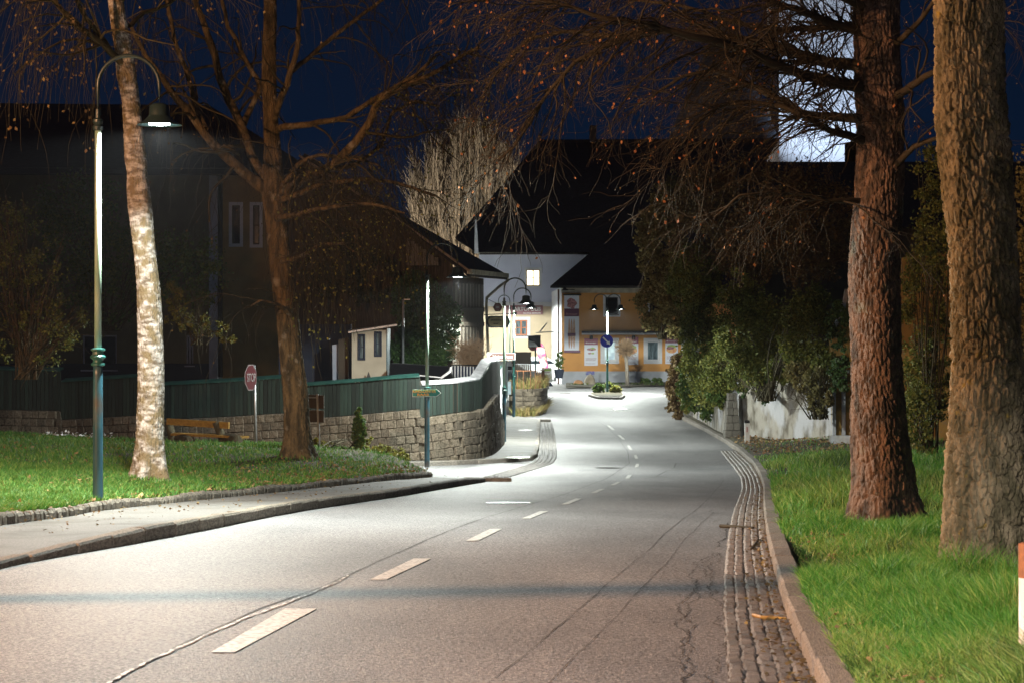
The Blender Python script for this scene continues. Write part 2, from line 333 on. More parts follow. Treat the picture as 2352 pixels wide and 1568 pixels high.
M['bark_birch'] = barkmat('birch_bark', (.62, .58, .53), (.15, .12, .085), (.20, .155, .085), s=7, st=(1, 1, 2.2), lo3=.45, hi3=.58, s3=6)
M['bark_ridge'] = barkmat('ridged_bark', (.17, .12, .055), (.05, .038, .018), (.27, .24, .18), s=10, st=(1, 1, .22), lo3=.60, hi3=.72, s3=3.5)
M['bark_pine'] = barkmat('plated_bark', (.21, .135, .095), (.06, .047, .038), (.20, .21, .17), s=9, st=(1, 1, .4), lo3=.62, hi3=.74, s3=2.6)
M['bark_lichen'] = barkmat('lichen_bark', (.44, .36, .22), (.16, .14, .075), (.50, .36, .08), s=8, st=(1, 1, .4), lo3=.64, hi3=.76, s3=9)
M['twig'] = mat('twig_bark', (.036, .030, .012), (.07, .056, .022), s=3, rough=.85)
M['twig_dark'] = mat('dark_twig', (.022, .017, .009), (.045, .034, .016), s=3, rough=.85)
M['twig_pale'] = mat('pale_twig', (.30, .25, .18), (.20, .17, .12), s=.6, rough=.85)
M['rock'] = mat('rock', (.24, .19, .13), (.36, .31, .24), s=3, rough=.9, bump=.9, bs=8)
M['rock_orange'] = mat('orange_sandstone', (.50, .26, .12), (.38, .2, .1), s=6, rough=.9, bump=.5, bs=15)
M['carwhite'] = mat('car_paint_white', (.62, .63, .64), rough=.25, coat=.5)
M['tyre'] = mat('tyre', (.015, .015, .015), rough=.8)
M['taillight'] = mat('tail_light', (.5, .02, .02), rough=.2)
M['tower'] = mat('tower_render', (.72, .74, .78), (.69, .71, .76), s=.5, rough=.85)
M['towerside'] = M['tower']
M['slate'] = mat('spire_slate', (.03, .035, .045), (.10, .11, .13), s=1.4, lo=.55, hi=.7, rough=.5)
# block meshes shared by stones
def block_mesh(name, bev, jit, seed, mt):
    r = random.Random(seed); V = []; bx, by, bz = bev
    for z in (-.5, .5):
        for y in (-.5, .5):
            for x in (-.5, .5):
                sx, sy, sz = (1 if x > 0 else -1), (1 if y > 0 else -1), (1 if z > 0 else -1)
                j = [r.uniform(-jit, jit) for _ in range(3)]
                V += [(x-sx*bx+j[0]*bx*4, y-sy*by+j[1]*by*4, z+j[2]*bz*4), (x-sx*bx+j[0]*bx*4, y+j[1]*by*4, z-sz*bz+j[2]*bz*4), (x+j[0]*bx*4, y-sy*by+j[1]*by*4, z-sz*bz+j[2]*bz*4)]
    import bmesh
    bm = bmesh.new()
    for v in V: bm.verts.new(v)
    bmesh.ops.convex_hull(bm, input=bm.verts); bmesh.ops.recalc_face_normals(bm, faces=bm.faces)
    me = bpy.data.meshes.new(name); bm.to_mesh(me); bm.free(); me.materials.append(mt); return me
BLK = {k: [block_mesh(k, b, j, i+3, M[m]) for i in range(6)] for k, m, b, j in
       (('stone', 'wallstone', (.06, .09, .065), .14), ('kerbstone', 'granite', (.012, .10, .05), .06), ('edgestone', 'mosskerb', (.10, .22, .07), .12), ('leftkerb', 'mosskerb', (.014, .12, .06), .10), ('cobble', 'cobble', (.16, .16, .16), .10),
        ('plank', 'fence', (.03, .03, .002), .0), ('slat', 'wood_pale', (.04, .04, .01), 0), ('greyblock', 'pilaster', (.03, .02, .05), .03))}
def text(s, x, z, w, h, y, mt, parent, facing=0.0, ital=0.0):
    cu = bpy.data.curves.new('lettering', 'FONT'); cu.body = s; cu.extrude = .004; cu.align_x = 'CENTER'; cu.align_y = 'CENTER'; cu.size = 1; cu.shear = ital; cu.offset = .022
    cu.materials.append(mt); o = bpy.data.objects.new('lettering', cu); col.objects.link(o); o.parent = parent
    dg_ = bpy.context.evaluated_depsgraph_get(); me = bpy.data.meshes.new_from_object(o.evaluated_get(dg_)); bpy.data.objects.remove(o); bpy.data.curves.remove(cu)
    o = bpy.data.objects.new('lettering', me); col.objects.link(o); o.parent = parent
    co = np.empty(len(me.vertices)*3); me.vertices.foreach_get('co', co); co = co.reshape(-1, 3); d = Vector(co.max(0)-co.min(0)); me.vertices.foreach_set('co', (co-(co.max(0)+co.min(0))/2).ravel()); me.update()
    o.scale = (w/max(d.x, .01), h/max(d.y, .01), 1); o.rotation_euler = (math.pi/2, 0, facing)
    o.location = Vector((x, y, z))-W[parent.name]; return reg(o, (x, y, z))
# ------------------------------------------------------------------ the ground, road, kerbs
def sheet(name, xs, ys, zf, mt, kind='structure', parent=None):
    X, Y = np.meshgrid(xs, ys); Z = zf(X, Y); V = np.stack([X, Y, Z], -1).reshape(-1, 3); n, m = len(ys), len(xs)
    i = np.arange(n*m).reshape(n, m); Fq = np.stack([i[:-1, :-1], i[:-1, 1:], i[1:, 1:], i[1:, :-1]], -1).reshape(-1, 4)
    return build(name, V, Fq, mt, parent, kind=kind, smooth=True)
gy = np.r_[np.arange(-30, 150, 2.5), np.arange(150, 1600, 120)]
sheet('ground', np.r_[-1500., -300, -60, -20, 0, 20, 60, 300, 1500], gy, lambda X, Y: zr(Y)-.06, M['ground'])

def poly_ground(pts, n):       # pixel polyline on the road -> resampled ground points
    return resample([tuple(G(*p)) for p in pts], n)
KR = [(1905, 1640), (1867, 1568), (1837, 1494), (1807, 1423), (1790, 1359), (1777, 1310), (1760, 1236), (1754, 1172), (1754, 1123), (1745, 1095), (1729, 1067), (1695, 1037), (1668, 1018), (1620, 990), (1581, 971), (1545, 952), (1532, 925), (1535, 900), (1560, 886)]
GI = [(1682, 1640), (1672, 1568), (1667, 1494), (1663, 1423), (1663, 1329), (1672, 1236), (1686, 1172), (1704, 1123), (1702, 1097), (1680, 1067), (1655, 1035)]
def smooth_path(p, it=3):
    p = p.copy()
    for _ in range(it): p[1:-1] = (p[:-2]+2*p[1:-1]+p[2:])/4
    return p
kr = smooth_path(poly_ground(KR, 160)); gi = smooth_path(poly_ground(GI, 90))
xs_, ys2 = np.linspace(-17, 22, 40), np.arange(-8, 141, .5); X_, Y_ = np.meshgrid(xs_, ys2); X_ = np.where(Y_ < 88, np.minimum(X_, np.interp(Y_, kr[:, 1], kr[:, 0])+.1), X_)
i_ = np.arange(X_.size).reshape(X_.shape)
road = build('road', np.stack([X_, Y_, zr(Y_)], -1).reshape(-1, 3), np.stack([i_[:-1, :-1], i_[:-1, 1:], i_[1:, 1:], i_[1:, :-1]], -1).reshape(-1, 4), M['asphalt'], kind='structure', smooth=True)
def at_len(p, s):
    d = np.r_[0, np.cumsum(np.linalg.norm(np.diff(p[:, :2], axis=0), axis=1))]
    q = np.array([np.interp(s, d, p[:, i]) for i in range(3)]); q2 = np.array([np.interp(min(s+.05, d[-1]), d, p[:, i]) for i in range(3)]); q1 = np.array([np.interp(max(s-.05, 0), d, p[:, i]) for i in range(3)])
    t = q2-q1; return q, math.atan2(t[1], t[0]), d[-1]
def kerb_run(name, path, wid, hgt, L, key, off, dz=0.0, jl=.15, s0=0., s1=None, hf=None, pname='kerb'):
    par = bpy.data.objects.new(name, None); col.objects.link(par); par.location = tuple(path[len(path)//2]); par['kind'] = 'structure'; reg(par, par.location)
    tot = at_len(path, 0)[2] if s1 is None else s1; s = s0
    while s < tot:
        l = L*R.uniform(1-jl, 1+jl); q, a, _ = at_len(path, s+l/2); nx, ny = math.sin(a), -math.cos(a); h = hgt*(hf((s+l/2)/tot) if hf else 1); dh = hgt*(hf((s+l)/tot)-hf(s/tot))/l if hf and l > .5 else 0
        inst(pname, R.choice(BLK[key]), par, (q[0]+nx*off, q[1]+ny*off, zr(q[1])+dz+h/2-.12+R.uniform(-.004, .004)),
             (0, -math.atan((zr(q[1]+.5)-zr(q[1]-.5))*math.sin(a)+dh), a+R.uniform(-.01, .01)), (l-.012, wid, h+.24)); s += l
    return par
# right granite kerb: path runs away from camera, outside is +x
kerb_run('right_kerb', kr, .16, .12, 1.05, 'kerbstone', .08, pname='kerbstone')
# cobbled gutter between asphalt and right kerb
gut = thing('cobbled_gutter', '', '', tuple(kr[10])); del gut['label']; del gut['category']; gut['kind'] = 'structure'
def ribbon(pa, pb, dz, mt, name, parent, kind=None):
    n = len(pa); V = np.concatenate([pa, pb]); V[:, 2] = zr(V[:, 1])+dz
    Fq = np.array([[i, i+n, i+n+1, i+1] for i in range(n-1)]); return build(name, V, Fq, mt, parent, kind=kind)
dk = np.r_[0, np.cumsum(np.linalg.norm(np.diff(kr[:, :2], axis=0), axis=1))]
krg = resample([tuple(kr[i]) for i in range(len(kr)) if kr[i, 1] < gi[-1, 1]+.3], 120); gig = resample([tuple(p) for p in gi], 120)
ribbon(gig, krg, .004, M['joint'], 'gutter_bed', gut)
cob_near, cob_far = [], []
yv = 9.6; rows = 5
def xat(p, y): return float(np.interp(y, p[:, 1], p[:, 0]))
while yv < 62:
    xa, xb = xat(gig, yv), xat(krg, yv); w = (xb-xa)/rows
    if w > .03:
        for k in range(rows):
            l = R.uniform(.085, .115); cob_near.append((xa+w*(k+.5)+R.uniform(-.006, .006), yv+R.uniform(-.02, .02)+(k % 2)*.05, w*.93, l))
    yv += .108
cob_near.sort(key=lambda c: c[1])
vis = [c for c in cob_near if c[1] > 10.3]; part_c = vis[:290]; rest = vis[290:]
for x, y, w, l in part_c:
    inst('cobble', R.choice(BLK['cobble']), gut, (x, y, zr(y)-.03+R.uniform(-.006, .006)), (R.uniform(-.04, .04), R.uniform(-.04, .04), R.uniform(-.08, .08)), (w, l, .10))
b = MB()
bv = np.array([v.co[:] for v in BLK['cobble'][0].vertices]); bf = [tuple(p.vertices) for p in BLK['cobble'][0].polygons]
for x, y, w, l in rest:
    b.add(bv*np.array([w, l, .10])+np.array([x, y, zr(y)-.03+R.uniform(-.006, .006)]), bf)
b.done('far_cobbles', M['cobble'], gut, kind='stuff')
# left pavement: front kerb and back edging
KL = [(-90, 1330), (0, 1305), (110, 1283), (300, 1250), (500, 1212), (700, 1172), (860, 1148), (1000, 1125), (1120, 1105)]
kl = smooth_path(poly_ground(KL, 80)); 
KB = [(-110, 1212), (0, 1200), (150, 1181), (300, 1165), (500, 1138), (700, 1115), (850, 1102), (994, 1091)]
kb = smooth_path(np.array([tuple(G(u, v, .13)) for u, v in KB])); kb = resample(kb, 80)
kerb_run('left_kerb', kl, .16, .135, .95, 'leftkerb', -.08, pname='kerbstone', hf=lambda t: np.interp(t, [0, .08, .16, .9, 1], [.35, .5, 1, .9, .55]))
def walk_z(y, t): return zr(y)+.125
n = 80; kl2 = kl.copy(); kl2[:, 0] -= .14; kb2 = kb.copy(); kb2[:, 0] += .02
V = np.concatenate([resample(kl2, n), resample(kb2, n)]); tt = np.linspace(0, 1, n); hfz = np.interp(tt, [0, .08, .16, .9, 1], [.03, .05, .12, .11, .05])
V[:n, 2] = zr(V[:n, 1])+hfz; V[n:, 2] = zr(V[n:, 1])+np.maximum(hfz, .10)
pav = build('pavement', V, np.array([[i, i+1, i+1+n, i+n] for i in range(n-1)]), M['asphalt_walk'], kind='structure', smooth=True)
kerb_run('grass_edging', kb, .10, .205, .14, 'edgestone', -.06, pname='edging_stone', jl=.3, dz=0.0, hf=lambda t: 1.0+.25*math.sin(t*37)*.3)
# bank heights by radial basis interpolation
def rbf(pts, vals):
    pts = np.array(pts, float); d = np.linalg.norm(pts[:, None]-pts[None], axis=2); Am = np.zeros((len(pts)+3,)*2)
    Am[:-3, :-3] = d; Am[:-3, -3] = 1; Am[:-3, -2:] = pts; Am[-3, :-3] = 1; Am[-2:, :-3] = pts.T
    w = np.linalg.lstsq(Am, np.r_[vals, 0, 0, 0], rcond=None)[0]
    def f(X, Y):
        X = np.asarray(X, float); Y = np.asarray(Y, float); s = w[-3]+w[-2]*X+w[-1]*Y
        for (px, py), a in zip(pts, w[:-3]): s = s+a*np.hypot(X-px, Y-py)
        return s
    return f
bp_, bz_ = [], []
for i in range(0, 80, 6): bp_.append((kb[i, 0]-.08, kb[i, 1])); bz_.append(zr(kb[i, 1])+.195)
for u, v, Y in [(225, 1148, 25.5), (345, 1098, 31), (685, 1047, 42), (380, 1016, 52), (520, 1022, 50.5), (588, 1020, 52), (120, 1060, 37), (60, 1000, 50), (0, 985, 56), (-150, 985, 56), (825, 1030, 48), (733, 1026, 47.5), (940, 1062, 49), (250, 1010, 53), (700, 1020, 53), (-250, 1080, 32), (-200, 1020, 44), (800, 1035, 51), (860, 1042, 51.5)]:
    p = P(u, v, Y); bp_.append((p.x, p.y)); bz_.append(p.z)
bank_z = rbf(bp_, bz_)
def bank_in(X, Y):
    xk = np.interp(Y, kb[:, 1], kb[:, 0])
    xr = np.where(Y > kb[-1, 1], kb[-1, 0]-(Y-kb[-1, 1])*.22, xk-.05)
    return (X < xr) & (Y < 54.8)
ys = np.arange(19, 55.2, .4); rowsV = []; nx = 44
for y in ys:
    xr = xat(kb, y)-.08 if y < kb[-1, 1] else kb[-1, 0]-(y-kb[-1, 1])*.22-.1
    if y < kb[0, 1]: xr = kb[0, 0]-.1-(kb[0, 1]-y)*3
    xs = xr-(np.linspace(0, 1, nx)**1.4)*20; rowsV.append(np.stack([xs, np.full(nx, y), bank_z(xs, np.full(nx, y))], 1))
V = np.concatenate(rowsV); i = np.arange(len(ys)*nx).reshape(len(ys), nx)
build('grass_bank', V, np.stack([i[:-1, :-1], i[:-1, 1:], i[1:, 1:], i[1:, :-1]], -1).reshape(-1, 4), M['soil'], kind='structure', smooth=True)
# right verge
vp, vz = [], []
for i in range(0, 160, 8): vp.append((kr[i, 0]+.17, kr[i, 1])); vz.append(zr(kr[i, 1])+.115)
for u, v, Y in [(2030, 1203, 23.7), (2255, 1388, 16.5), (1717, 1018, 65), (1700, 1003, 68), (1900, 1005, 61), (2150, 1010, 60), (2352, 1240, 20.5), (2500, 1180, 26), (2352, 1420, 12.7), (2000, 1480, 11.2), (2300, 1062, 45), (1950, 1062, 45), (2352, 1600, 9.1), (2500, 1800, 6.6), (2100, 1800, 6.8), (1600, 962, 82), (1650, 985, 76)]:
    p = P(u, v, Y); vp.append((p.x, p.y)); vz.append(p.z)
verge_z = rbf(vp, vz)
ys = np.arange(6, 90, .4); rowsV = []
for y in ys:
    xs = xat(kr, y)+.14+(np.linspace(0, 1, nx)**1.3)*14; z = verge_z(xs, np.full(nx, y)); z[0] = zr(y)+.105; rowsV.append(np.stack([xs, np.full(nx, y), z], 1))
V = np.concatenate(rowsV); i = np.arange(len(ys)*nx).reshape(len(ys), nx)
build('grass_verge', V, np.stack([i[:-1, :-1], i[:-1, 1:], i[1:, 1:], i[1:, :-1]], -1).reshape(-1, 4), M['soil'], kind='structure', smooth=True)
# lane dashes, seams, cracks
for a in [((485, 1497), (540, 1497), (728, 1397), (655, 1397)), ((850, 1330), (888, 1330), (990, 1282), (950, 1282)), ((1070, 1241), (1098, 1241), (1153, 1214), (1125, 1214)), ((1198, 1190), (1218, 1190), (1259, 1173), (1240, 1173)), ((1290, 1157), (1306, 1157), (1336, 1144), (1322, 1144)), ((1357, 1131), (1370, 1131), (1389, 1122), (1377, 1122)), ((1402, 1113), (1412, 1113), (1426, 1106), (1417, 1106)),
          ((1436, 1098), (1445, 1098), (1451, 1090), (1442, 1090)), ((1458, 1072), (1466, 1072), (1468, 1064), (1461, 1064)), ((1459, 1052), (1466, 1052), (1462, 1044), (1456, 1044)), ((1446, 1032), (1453, 1032), (1446, 1022), (1440, 1022)), ((1430, 1008), (1436, 1008), (1424, 998), (1418, 998)), ((1406, 986), (1412, 986), (1400, 976), (1394, 976))]:
    V = [G(*p, .004) for p in a]; b = MB(); b.prism([v for v in V], (0, 0, .003)); b.done('lane_dash', M['paint'], road)
def ground_line(pts, w, mt, name, dz=.004, jit=.0, n=120):
    p = poly_ground(pts, n); t = np.gradient(p[:, :2], axis=0); t /= np.linalg.norm(t, axis=1, keepdims=True); nn = np.stack([-t[:, 1], t[:, 0]], 1)
    ww = w/2*(1+NR.uniform(-.6, .6, n)) if jit else np.full(n, w/2); off = np.cumsum(NR.normal(0, jit, n)); off -= np.linspace(0, off[-1], n)
    c = p[:, :2]+nn*off[:, None]; A = c+nn*ww[:, None]; B = c-nn*ww[:, None]
    V = np.concatenate([np.c_[A, zr(A[:, 1])+dz], np.c_[B, zr(B[:, 1])+dz]])
    return build(name, V, np.array([[i, i+1, i+1+n, i+n] for i in range(n-1)]), mt, road)
CL = [(215, 1590), (430, 1475), (600, 1398), (730, 1352), (800, 1322), (950, 1255), (1100, 1196), (1250, 1150), (1350, 1118), (1420, 1085), (1448, 1062), (1442, 1035), (1420, 1005), (1395, 982), (1372, 965)]
ground_line(CL, .012, M['tar'], 'tar_seam', jit=.004, n=300)
ground_line(CL[:5], .020, M['fillerline'], 'worn_edge_line', dz=.009, jit=.004, n=160)
ground_line([(1000, 1668), (1220, 1495), (1330, 1400), (1480, 1270), (1610, 1160), (1662, 1100)], .005, M['tar'], 'tar_seam', jit=.003)
ground_line([(1180, 1660), (1290, 1540), (1400, 1440), (1540, 1290), (1640, 1175)], .004, M['tar'], 'tar_seam', jit=.003)
for k in range(3):
    ground_line([(1588+k*5, 1600), (1592+k*6, 1530), (1612+k*4, 1460), (1622+k*5, 1380), (1632+k*3, 1300), (1640+k*4, 1270)], .007, M['tar'], 'asphalt_crack', jit=.014, n=160, dz=.004+.002*k)
ground_line([(1645, 1255), (1650, 1215), (1675, 1190), (1640, 1170)], .01, M['tar'], 'asphalt_crack', jit=.02, n=60)
ground_line([(1548, 1074), (1552, 1063), (1640, 1062), (1700, 1063)], .02, M['tar'], 'asphalt_crack', jit=.003, n=60)
ground_line([(1508, 1093), (1530, 1080), (1560, 1078)], .02, M['tar'], 'asphalt_crack', jit=.003, n=40)
def manhole(u, v, r, label, lift=0.0, mt='iron'):
    c = G(u, v, lift); t = thing('manhole_cover', label, 'manhole cover', tuple(c), 'manhole covers')
    sl = math.atan((zr(c.y+.4)-zr(c.y-.4))/.8)
    for nm, r0, r1, m in (('frame', r*.88, r, 'tar'), ('lid', 0, r*.86, mt)):
        V = []; n = 32
        for rr in (r0, r1):
            for i in range(n):
                a = 2*math.pi*i/n; V.append((c.x+rr*math.cos(a), c.y+rr*math.sin(a), c.z+.008+math.tan(sl)*rr*math.sin(a)))
        build(nm, V, [(i, (i+1) % n, n+(i+1) % n, n+i) for i in range(n)] if r0 else [tuple(range(n, 2*n))], M[m], t)
manhole(1168, 1154, .38, 'shiny round manhole cover left of the dashed line in the middle of the road')
manhole(1396, 1074, .33, 'dark round manhole cover beside the dashes in the bend of the road')
manhole(1425, 939, .36, 'round manhole cover in the road below the planted traffic island')
manhole(1190, 1050, .33, 'brightly shining manhole cover on the far pavement nearest the stone wall corner', .12)
manhole(1205, 987, .33, 'brightly shining manhole cover on the far pavement beside the green lamp posts', .12)
manhole(1300, 903, .33, 'thin dark manhole cover in the road in front of the orange building')
# far pavement with kerb and cobbled gutter
fk = [(860, 1074), (1010, 1068), (1120, 1063), (1205, 1058), (1226, 1051), (1232, 1035), (1235, 1000), (1237, 968)]
fkp = poly_ground(fk, 90); 
fin = [(860, 1060), (990, 1056), (1080, 1052), (1140, 1045), (1150, 1030), (1158, 1010), (1166, 985), (1176, 960)]
fip = poly_ground(fin, 90); V = np.concatenate([fkp, fip]); V[:90, 2] = zr(V[:90, 1])+.11; V[90:, 2] = zr(V[90:, 1])+.14
V[90:, 0] -= .25
fpav = build('far_pavement', V, np.array([[i, i+1, i+91, i+90] for i in range(89)]), M['asphalt_walk'], kind='structure', smooth=True)
kerb_run('far_kerb', fkp, .14, .11, .9, 'kerbstone', 0.0, pname='kerbstone')
fg = thing('far_cobbled_gutter', '', '', tuple(G(1250, 1010))); del fg['label']; del fg['category']; fg['kind'] = 'structure'
b = MB(); gp = resample(smooth_path(poly_ground([(1140, 1095), (1200, 1078), (1245, 1064), (1256, 1050), (1258, 1020), (1256, 990), (1252, 970)], 60)), 260)
for i in range(0, 260):
    q = gp[i]; t = gp[min(i+1, 259)]-gp[max(i-1, 0)]; a = math.atan2(t[1], t[0])
    for k in range(5):
        o = (k-2)*.11; x = q[0]-math.sin(a)*o; y = q[1]+math.cos(a)*o
        vv = bv*np.array([.095, .095, .06]); ca, sa = math.cos(a), math.sin(a)
        vv = np.stack([vv[:, 0]*ca-vv[:, 1]*sa, vv[:, 0]*sa+vv[:, 1]*ca, vv[:, 2]], 1)
        b.add(vv+np.array([x, y, zr(y)-.012+R.uniform(-.005, .005)]), bf)
b.done('gutter_cobbles', M['cobble'], fg, kind='stuff')
# ------------------------------------------------------------------ street lamps
def street_lamp(label, x, y, z0, H, dirs=(1,), power=1.0, pole='lampteal', up='lampup', headmat='lampdark', arm_r=.35, lampcol=COOL, lit=True, size=171):
    t = thing('street_lamp', label, 'street lamp', (x, y, z0), 'green curved street lamps')
    k = H/5.2; c = (x, y, z0)
    MB().lathe([(.062, -.1), (.062, .02), (.059, .25), (.056, 1.5*k), (.054, 1.62*k)], c).done('lower_post', M[pole], t, smooth=True)
    MB().lathe([(.056, 1.60*k), (.08, 1.61*k), (.08, 1.63*k), (.06, 1.645*k), (.058, 1.67*k), (.09, 1.70*k), (.09, 1.715*k), (.065, 1.74*k), (.062, 1.77*k), (.085, 1.785*k), (.085, 1.80*k), (.05, 1.81*k)], c).done('collar', M['lampgreen'], t)
    MB().lathe([(.042, 1.80*k), (.039, 3*k), (.036, 4.38*k)], c).done('upper_post', M[up], t, smooth=True)
    MB().lathe([(.036, 4.35*k), (.058, 4.36*k), (.062, 4.40*k), (.045, 4.42*k), (.06, 4.45*k), (.06, 4.48*k), (.034, 4.50*k), (.03, 4.6*k)], c).done('top_collar', M['lampdark'], t)
    za = z0+4.87*k
    for d in dirs:
        A = []; 
        if len(dirs) == 2: A = [(x, y, z0+4.5*k), (x+d*.02, y, z0+4.65*k)]
        else: A = [(x, y, z0+4.5*k)]
        cx = x+d*arm_r
        for i in range(17):
            a = math.pi-math.pi*i/16; A.append((cx+d*arm_r*math.cos(a), y, za+arm_r*math.sin(a)))
        hx = x+d*2*arm_r; A.append((hx, y, z0+4.66*k)); MB().path(A, .023, 10).done('curved_arm', M['lampdark'], t, smooth=True)
        h = (hx, y, z0+4.42*k); s = k
        sh = MB().lathe([(.03, .255*s), (.06, .25*s), (.115, .225*s), (.12, .12*s), (.135, .09*s), (.19, .035*s), (.262, 0), (.266, -.006), (.255, .004), (.18, .045*s), (.13, .10*s), (.10, .12*s), (.02, .12*s)], h, 32)
        sh = sh.done('lamp_shade', M[headmat], t, smooth=True)
        if lit:
            MB().lathe([(.13, .052*s), (.14, .04*s), (.12, .002*s), (.07, -.004*s), (.01, -.006*s)], h, 24).done('lens', M['lens'], t, smooth=True)
            spot('lamp_light', (hx, y, h[2]-.035), (hx, y, 0), LAMP_W*power, lampcol, size, .08, .09)
    return t
def on_bank(u, v, Y): p = P(u, v, Y); return p.x, p.y, p.z
x, y, z = on_bank(225, 1150, 25.5); street_lamp('nearest street lamp, blue peeling post standing in the grass beside the birch', x, y, z-.02, 5.2, power=.75, arm_r=.36, size=169)
x, y, z = on_bank(981, 1062, 50); street_lamp('street lamp at the street corner carrying the green arrow sign', x, y, z, 5.0, power=.66)
x, y, z = on_bank(1158, 1020, 65.8); street_lamp('tall street lamp on the far pavement in front of the hanging tavern sign', x, y, z, 5.0, power=.58, arm_r=.33)
x, y, z = on_bank(1180, 962, 83.5); street_lamp('street lamp beside the stone planter, right behind the taller lamp on the pavement', x, y, z, 5.0, power=.58, arm_r=.33)
x, y, z = on_bank(1395, 906, 109); island_xyz = (x, y, z); street_lamp('twin-armed street lamp with a round blue arrow sign on the traffic island', x, y, z, 5.0, dirs=(-1, 1), power=.58, arm_r=.33, pole='lampgreen')
street_lamp('distant blue street lamp with its arm to the left, in front of the pale house', XU(1171, 126), 126, float(zr(126)), 5.0, dirs=(-1,), power=.55, arm_r=.33)
street_lamp('unseen fill lamp added behind the camera, shaped like the street lamps', -3.4, -1.5, float(zr(-1.5)), 5.2, power=1.7, lampcol=(1, .92, .90), size=163)  # fill light for the foreground, added out of view
# the sodium lamp whose orange light falls in from beyond the left edge of the picture, with the trunk that throws the band of shade
def sodium_lamp():
    x, y = -15.5, 12.6; z = float(zr(y)); t = thing('street_lamp', 'tall orange sodium lamp beyond the left edge of the picture', 'street lamp', (x, y, z))
    MB().lathe([(.12, 0), (.10, 2), (.06, 7.2)], (x, y, z)).done('post', M['steel'], t, smooth=True)
    MB().path([(x, y, z+7.15), (x+.5, y, z+7.35), (x+1, y, z+7.4)], .04).done('arm', M['steel'], t)
    MB().box(x+.8, x+1.4, y-.12, y+.12, z+7.36, z+7.5).done('lamp_housing', M['steel'], t)
    spot('sodium_light', (x+1.1, y, z+7.33), (6, 20, 2.2), SODIUM_W, SODIUM, 150, .5, .28)
sodium_lamp()
street_lamp('unseen lamp added behind the timber barn to light the pale house', XU(1062, 128), 128, float(zr(128)), 5.6, dirs=(-1,), power=1.7, arm_r=.33, size=178)  # added out of view to brighten the upper wall of the pale house
# ------------------------------------------------------------------ stone wall and green board fence
WU = [(-160, 58.2), (135, 57.5), (400, 56), (640, 55), (870, 53.5), (960, 53), (1060, 53.6), (1105, 55), (1130, 57), (1144, 60), (1150, 64)]
wp = resample([( (u-1176)*Y/F, Y, u) for u, Y in WU], 400); 
# re-derive u so that it runs smoothly along the path
wd = np.r_[0, np.cumsum(np.linalg.norm(np.diff(wp[:, :2], axis=0), axis=1))]
wpx = smooth_path(np.c_[wp[:, :2], np.zeros(400)], 30); wuu = wpx[:, 0]*F/wpx[:, 1]+1176
def wat(d): return np.interp(d, wd, wpx[:, 0]), np.interp(d, wd, wpx[:, 1]), np.interp(d, wd, wuu)
ST = [(-160, 938), (136, 943), (137, 964), (340, 953), (341, 966), (377, 963), (514, 957), (662, 948), (684, 947), (685, 963), (742, 959), (808, 954), (900, 945), (966, 939), (968, 959), (1051, 947), (1084, 944), (1109, 937), (1120, 921), (1136, 903), (1146, 960), (1160, 1000)]
FT = [(-160, 846), (136, 852), (137, 877), (340, 864), (341, 887), (377, 884), (514, 877), (662, 867), (684, 866), (685, 887), (708, 885), (827, 876), (900, 869), (966, 865), (968, 884), (1051, 879), (1104, 872), (1118, 850), (1128, 833), (1150, 828)]
def vz_at(tab, u, Y): return ZV(float(np.interp(u, [a[0] for a in tab], [a[1] for a in tab])), Y)
wall = thing('stone_wall', 'curved retaining wall of square grey stone blocks below the green fence', 'wall', (wpx[250, 0], wpx[250, 1], float(zr(53))))
V, Fq = [], []
for i in range(400):
    X, Y = wpx[i, :2]; t = wpx[min(i+1, 399), :2]-wpx[max(i-1, 0), :2]; t = t/np.linalg.norm(t); nx_, ny_ = t[1], -t[0]     # towards the camera side
    top = vz_at(ST, wuu[i], Y)-.02; bot = min(float(bank_z(X, Y)) if X < -2.5 else zr(Y), zr(Y))-.3
    V += [(X-nx_*.02, Y-ny_*.02, bot), (X-nx_*.02, Y-ny_*.02, top), (X-nx_*.32, Y-ny_*.32, top), (X-nx_*.32, Y-ny_*.32, bot)]
for i in range(399): a = i*4; Fq += [(a, a+4, a+5, a+1), (a+1, a+5, a+6, a+2), (a+2, a+6, a+7, a+3)]
build('mortar_core', V, Fq, M['mortar'], wall)
CH_ = .205; d = .0
def ground_at(X, Y): return float(bank_z(X, Y)) if X < -2.6 else float(zr(Y))+.08
zline = CH-2.42
for row in range(-4, 8):
    d = R.uniform(0, .2)
    while d < wd[-1]-.1:
        w = R.uniform(.17, .30); X, Y, u = wat(d+w/2); top = vz_at(ST, u, Y); z = top-CH_*(row+.5)
        if row >= 0 and u > -25 and z > ground_at(X, Y)-.12:
            X2, Y2, _ = wat(d+w/2+.1); a = math.atan2(Y2-Y, X2-X)
            sl = (vz_at(ST, u+4, Y)-vz_at(ST, u-4, Y))/(8*Y/F); sl = sl if abs(sl) < .35 else 0
            inst('stone_block', R.choice(BLK['stone']), wall, (X+R.uniform(-.006, .006), Y+.07, z), (0, -math.atan(sl), a), (w-.008, .22, CH_-.009))
        d += w
fence = thing('board_fence', 'green board fence with moss patches on top of the stone wall', 'fence', (wpx[250, 0], wpx[250, 1], float(zr(53))+1))
d = .02
while d < wd[-1]-1.0:
    X, Y, u = wat(d+.055); X2, Y2, _ = wat(d+.2); a = math.atan2(Y2-Y, X2-X); top = vz_at(FT, u, Y); bot = vz_at(ST, u, Y)+.015
    if u > -40: inst('board', R.choice(BLK['plank']), fence, (X, Y+.08+R.uniform(-.004, .004), (top+bot)/2), (0, R.uniform(-.008, .008), a), (R.uniform(.094, .103), .022, top-bot+R.uniform(-.01, .01)))
    d += .115
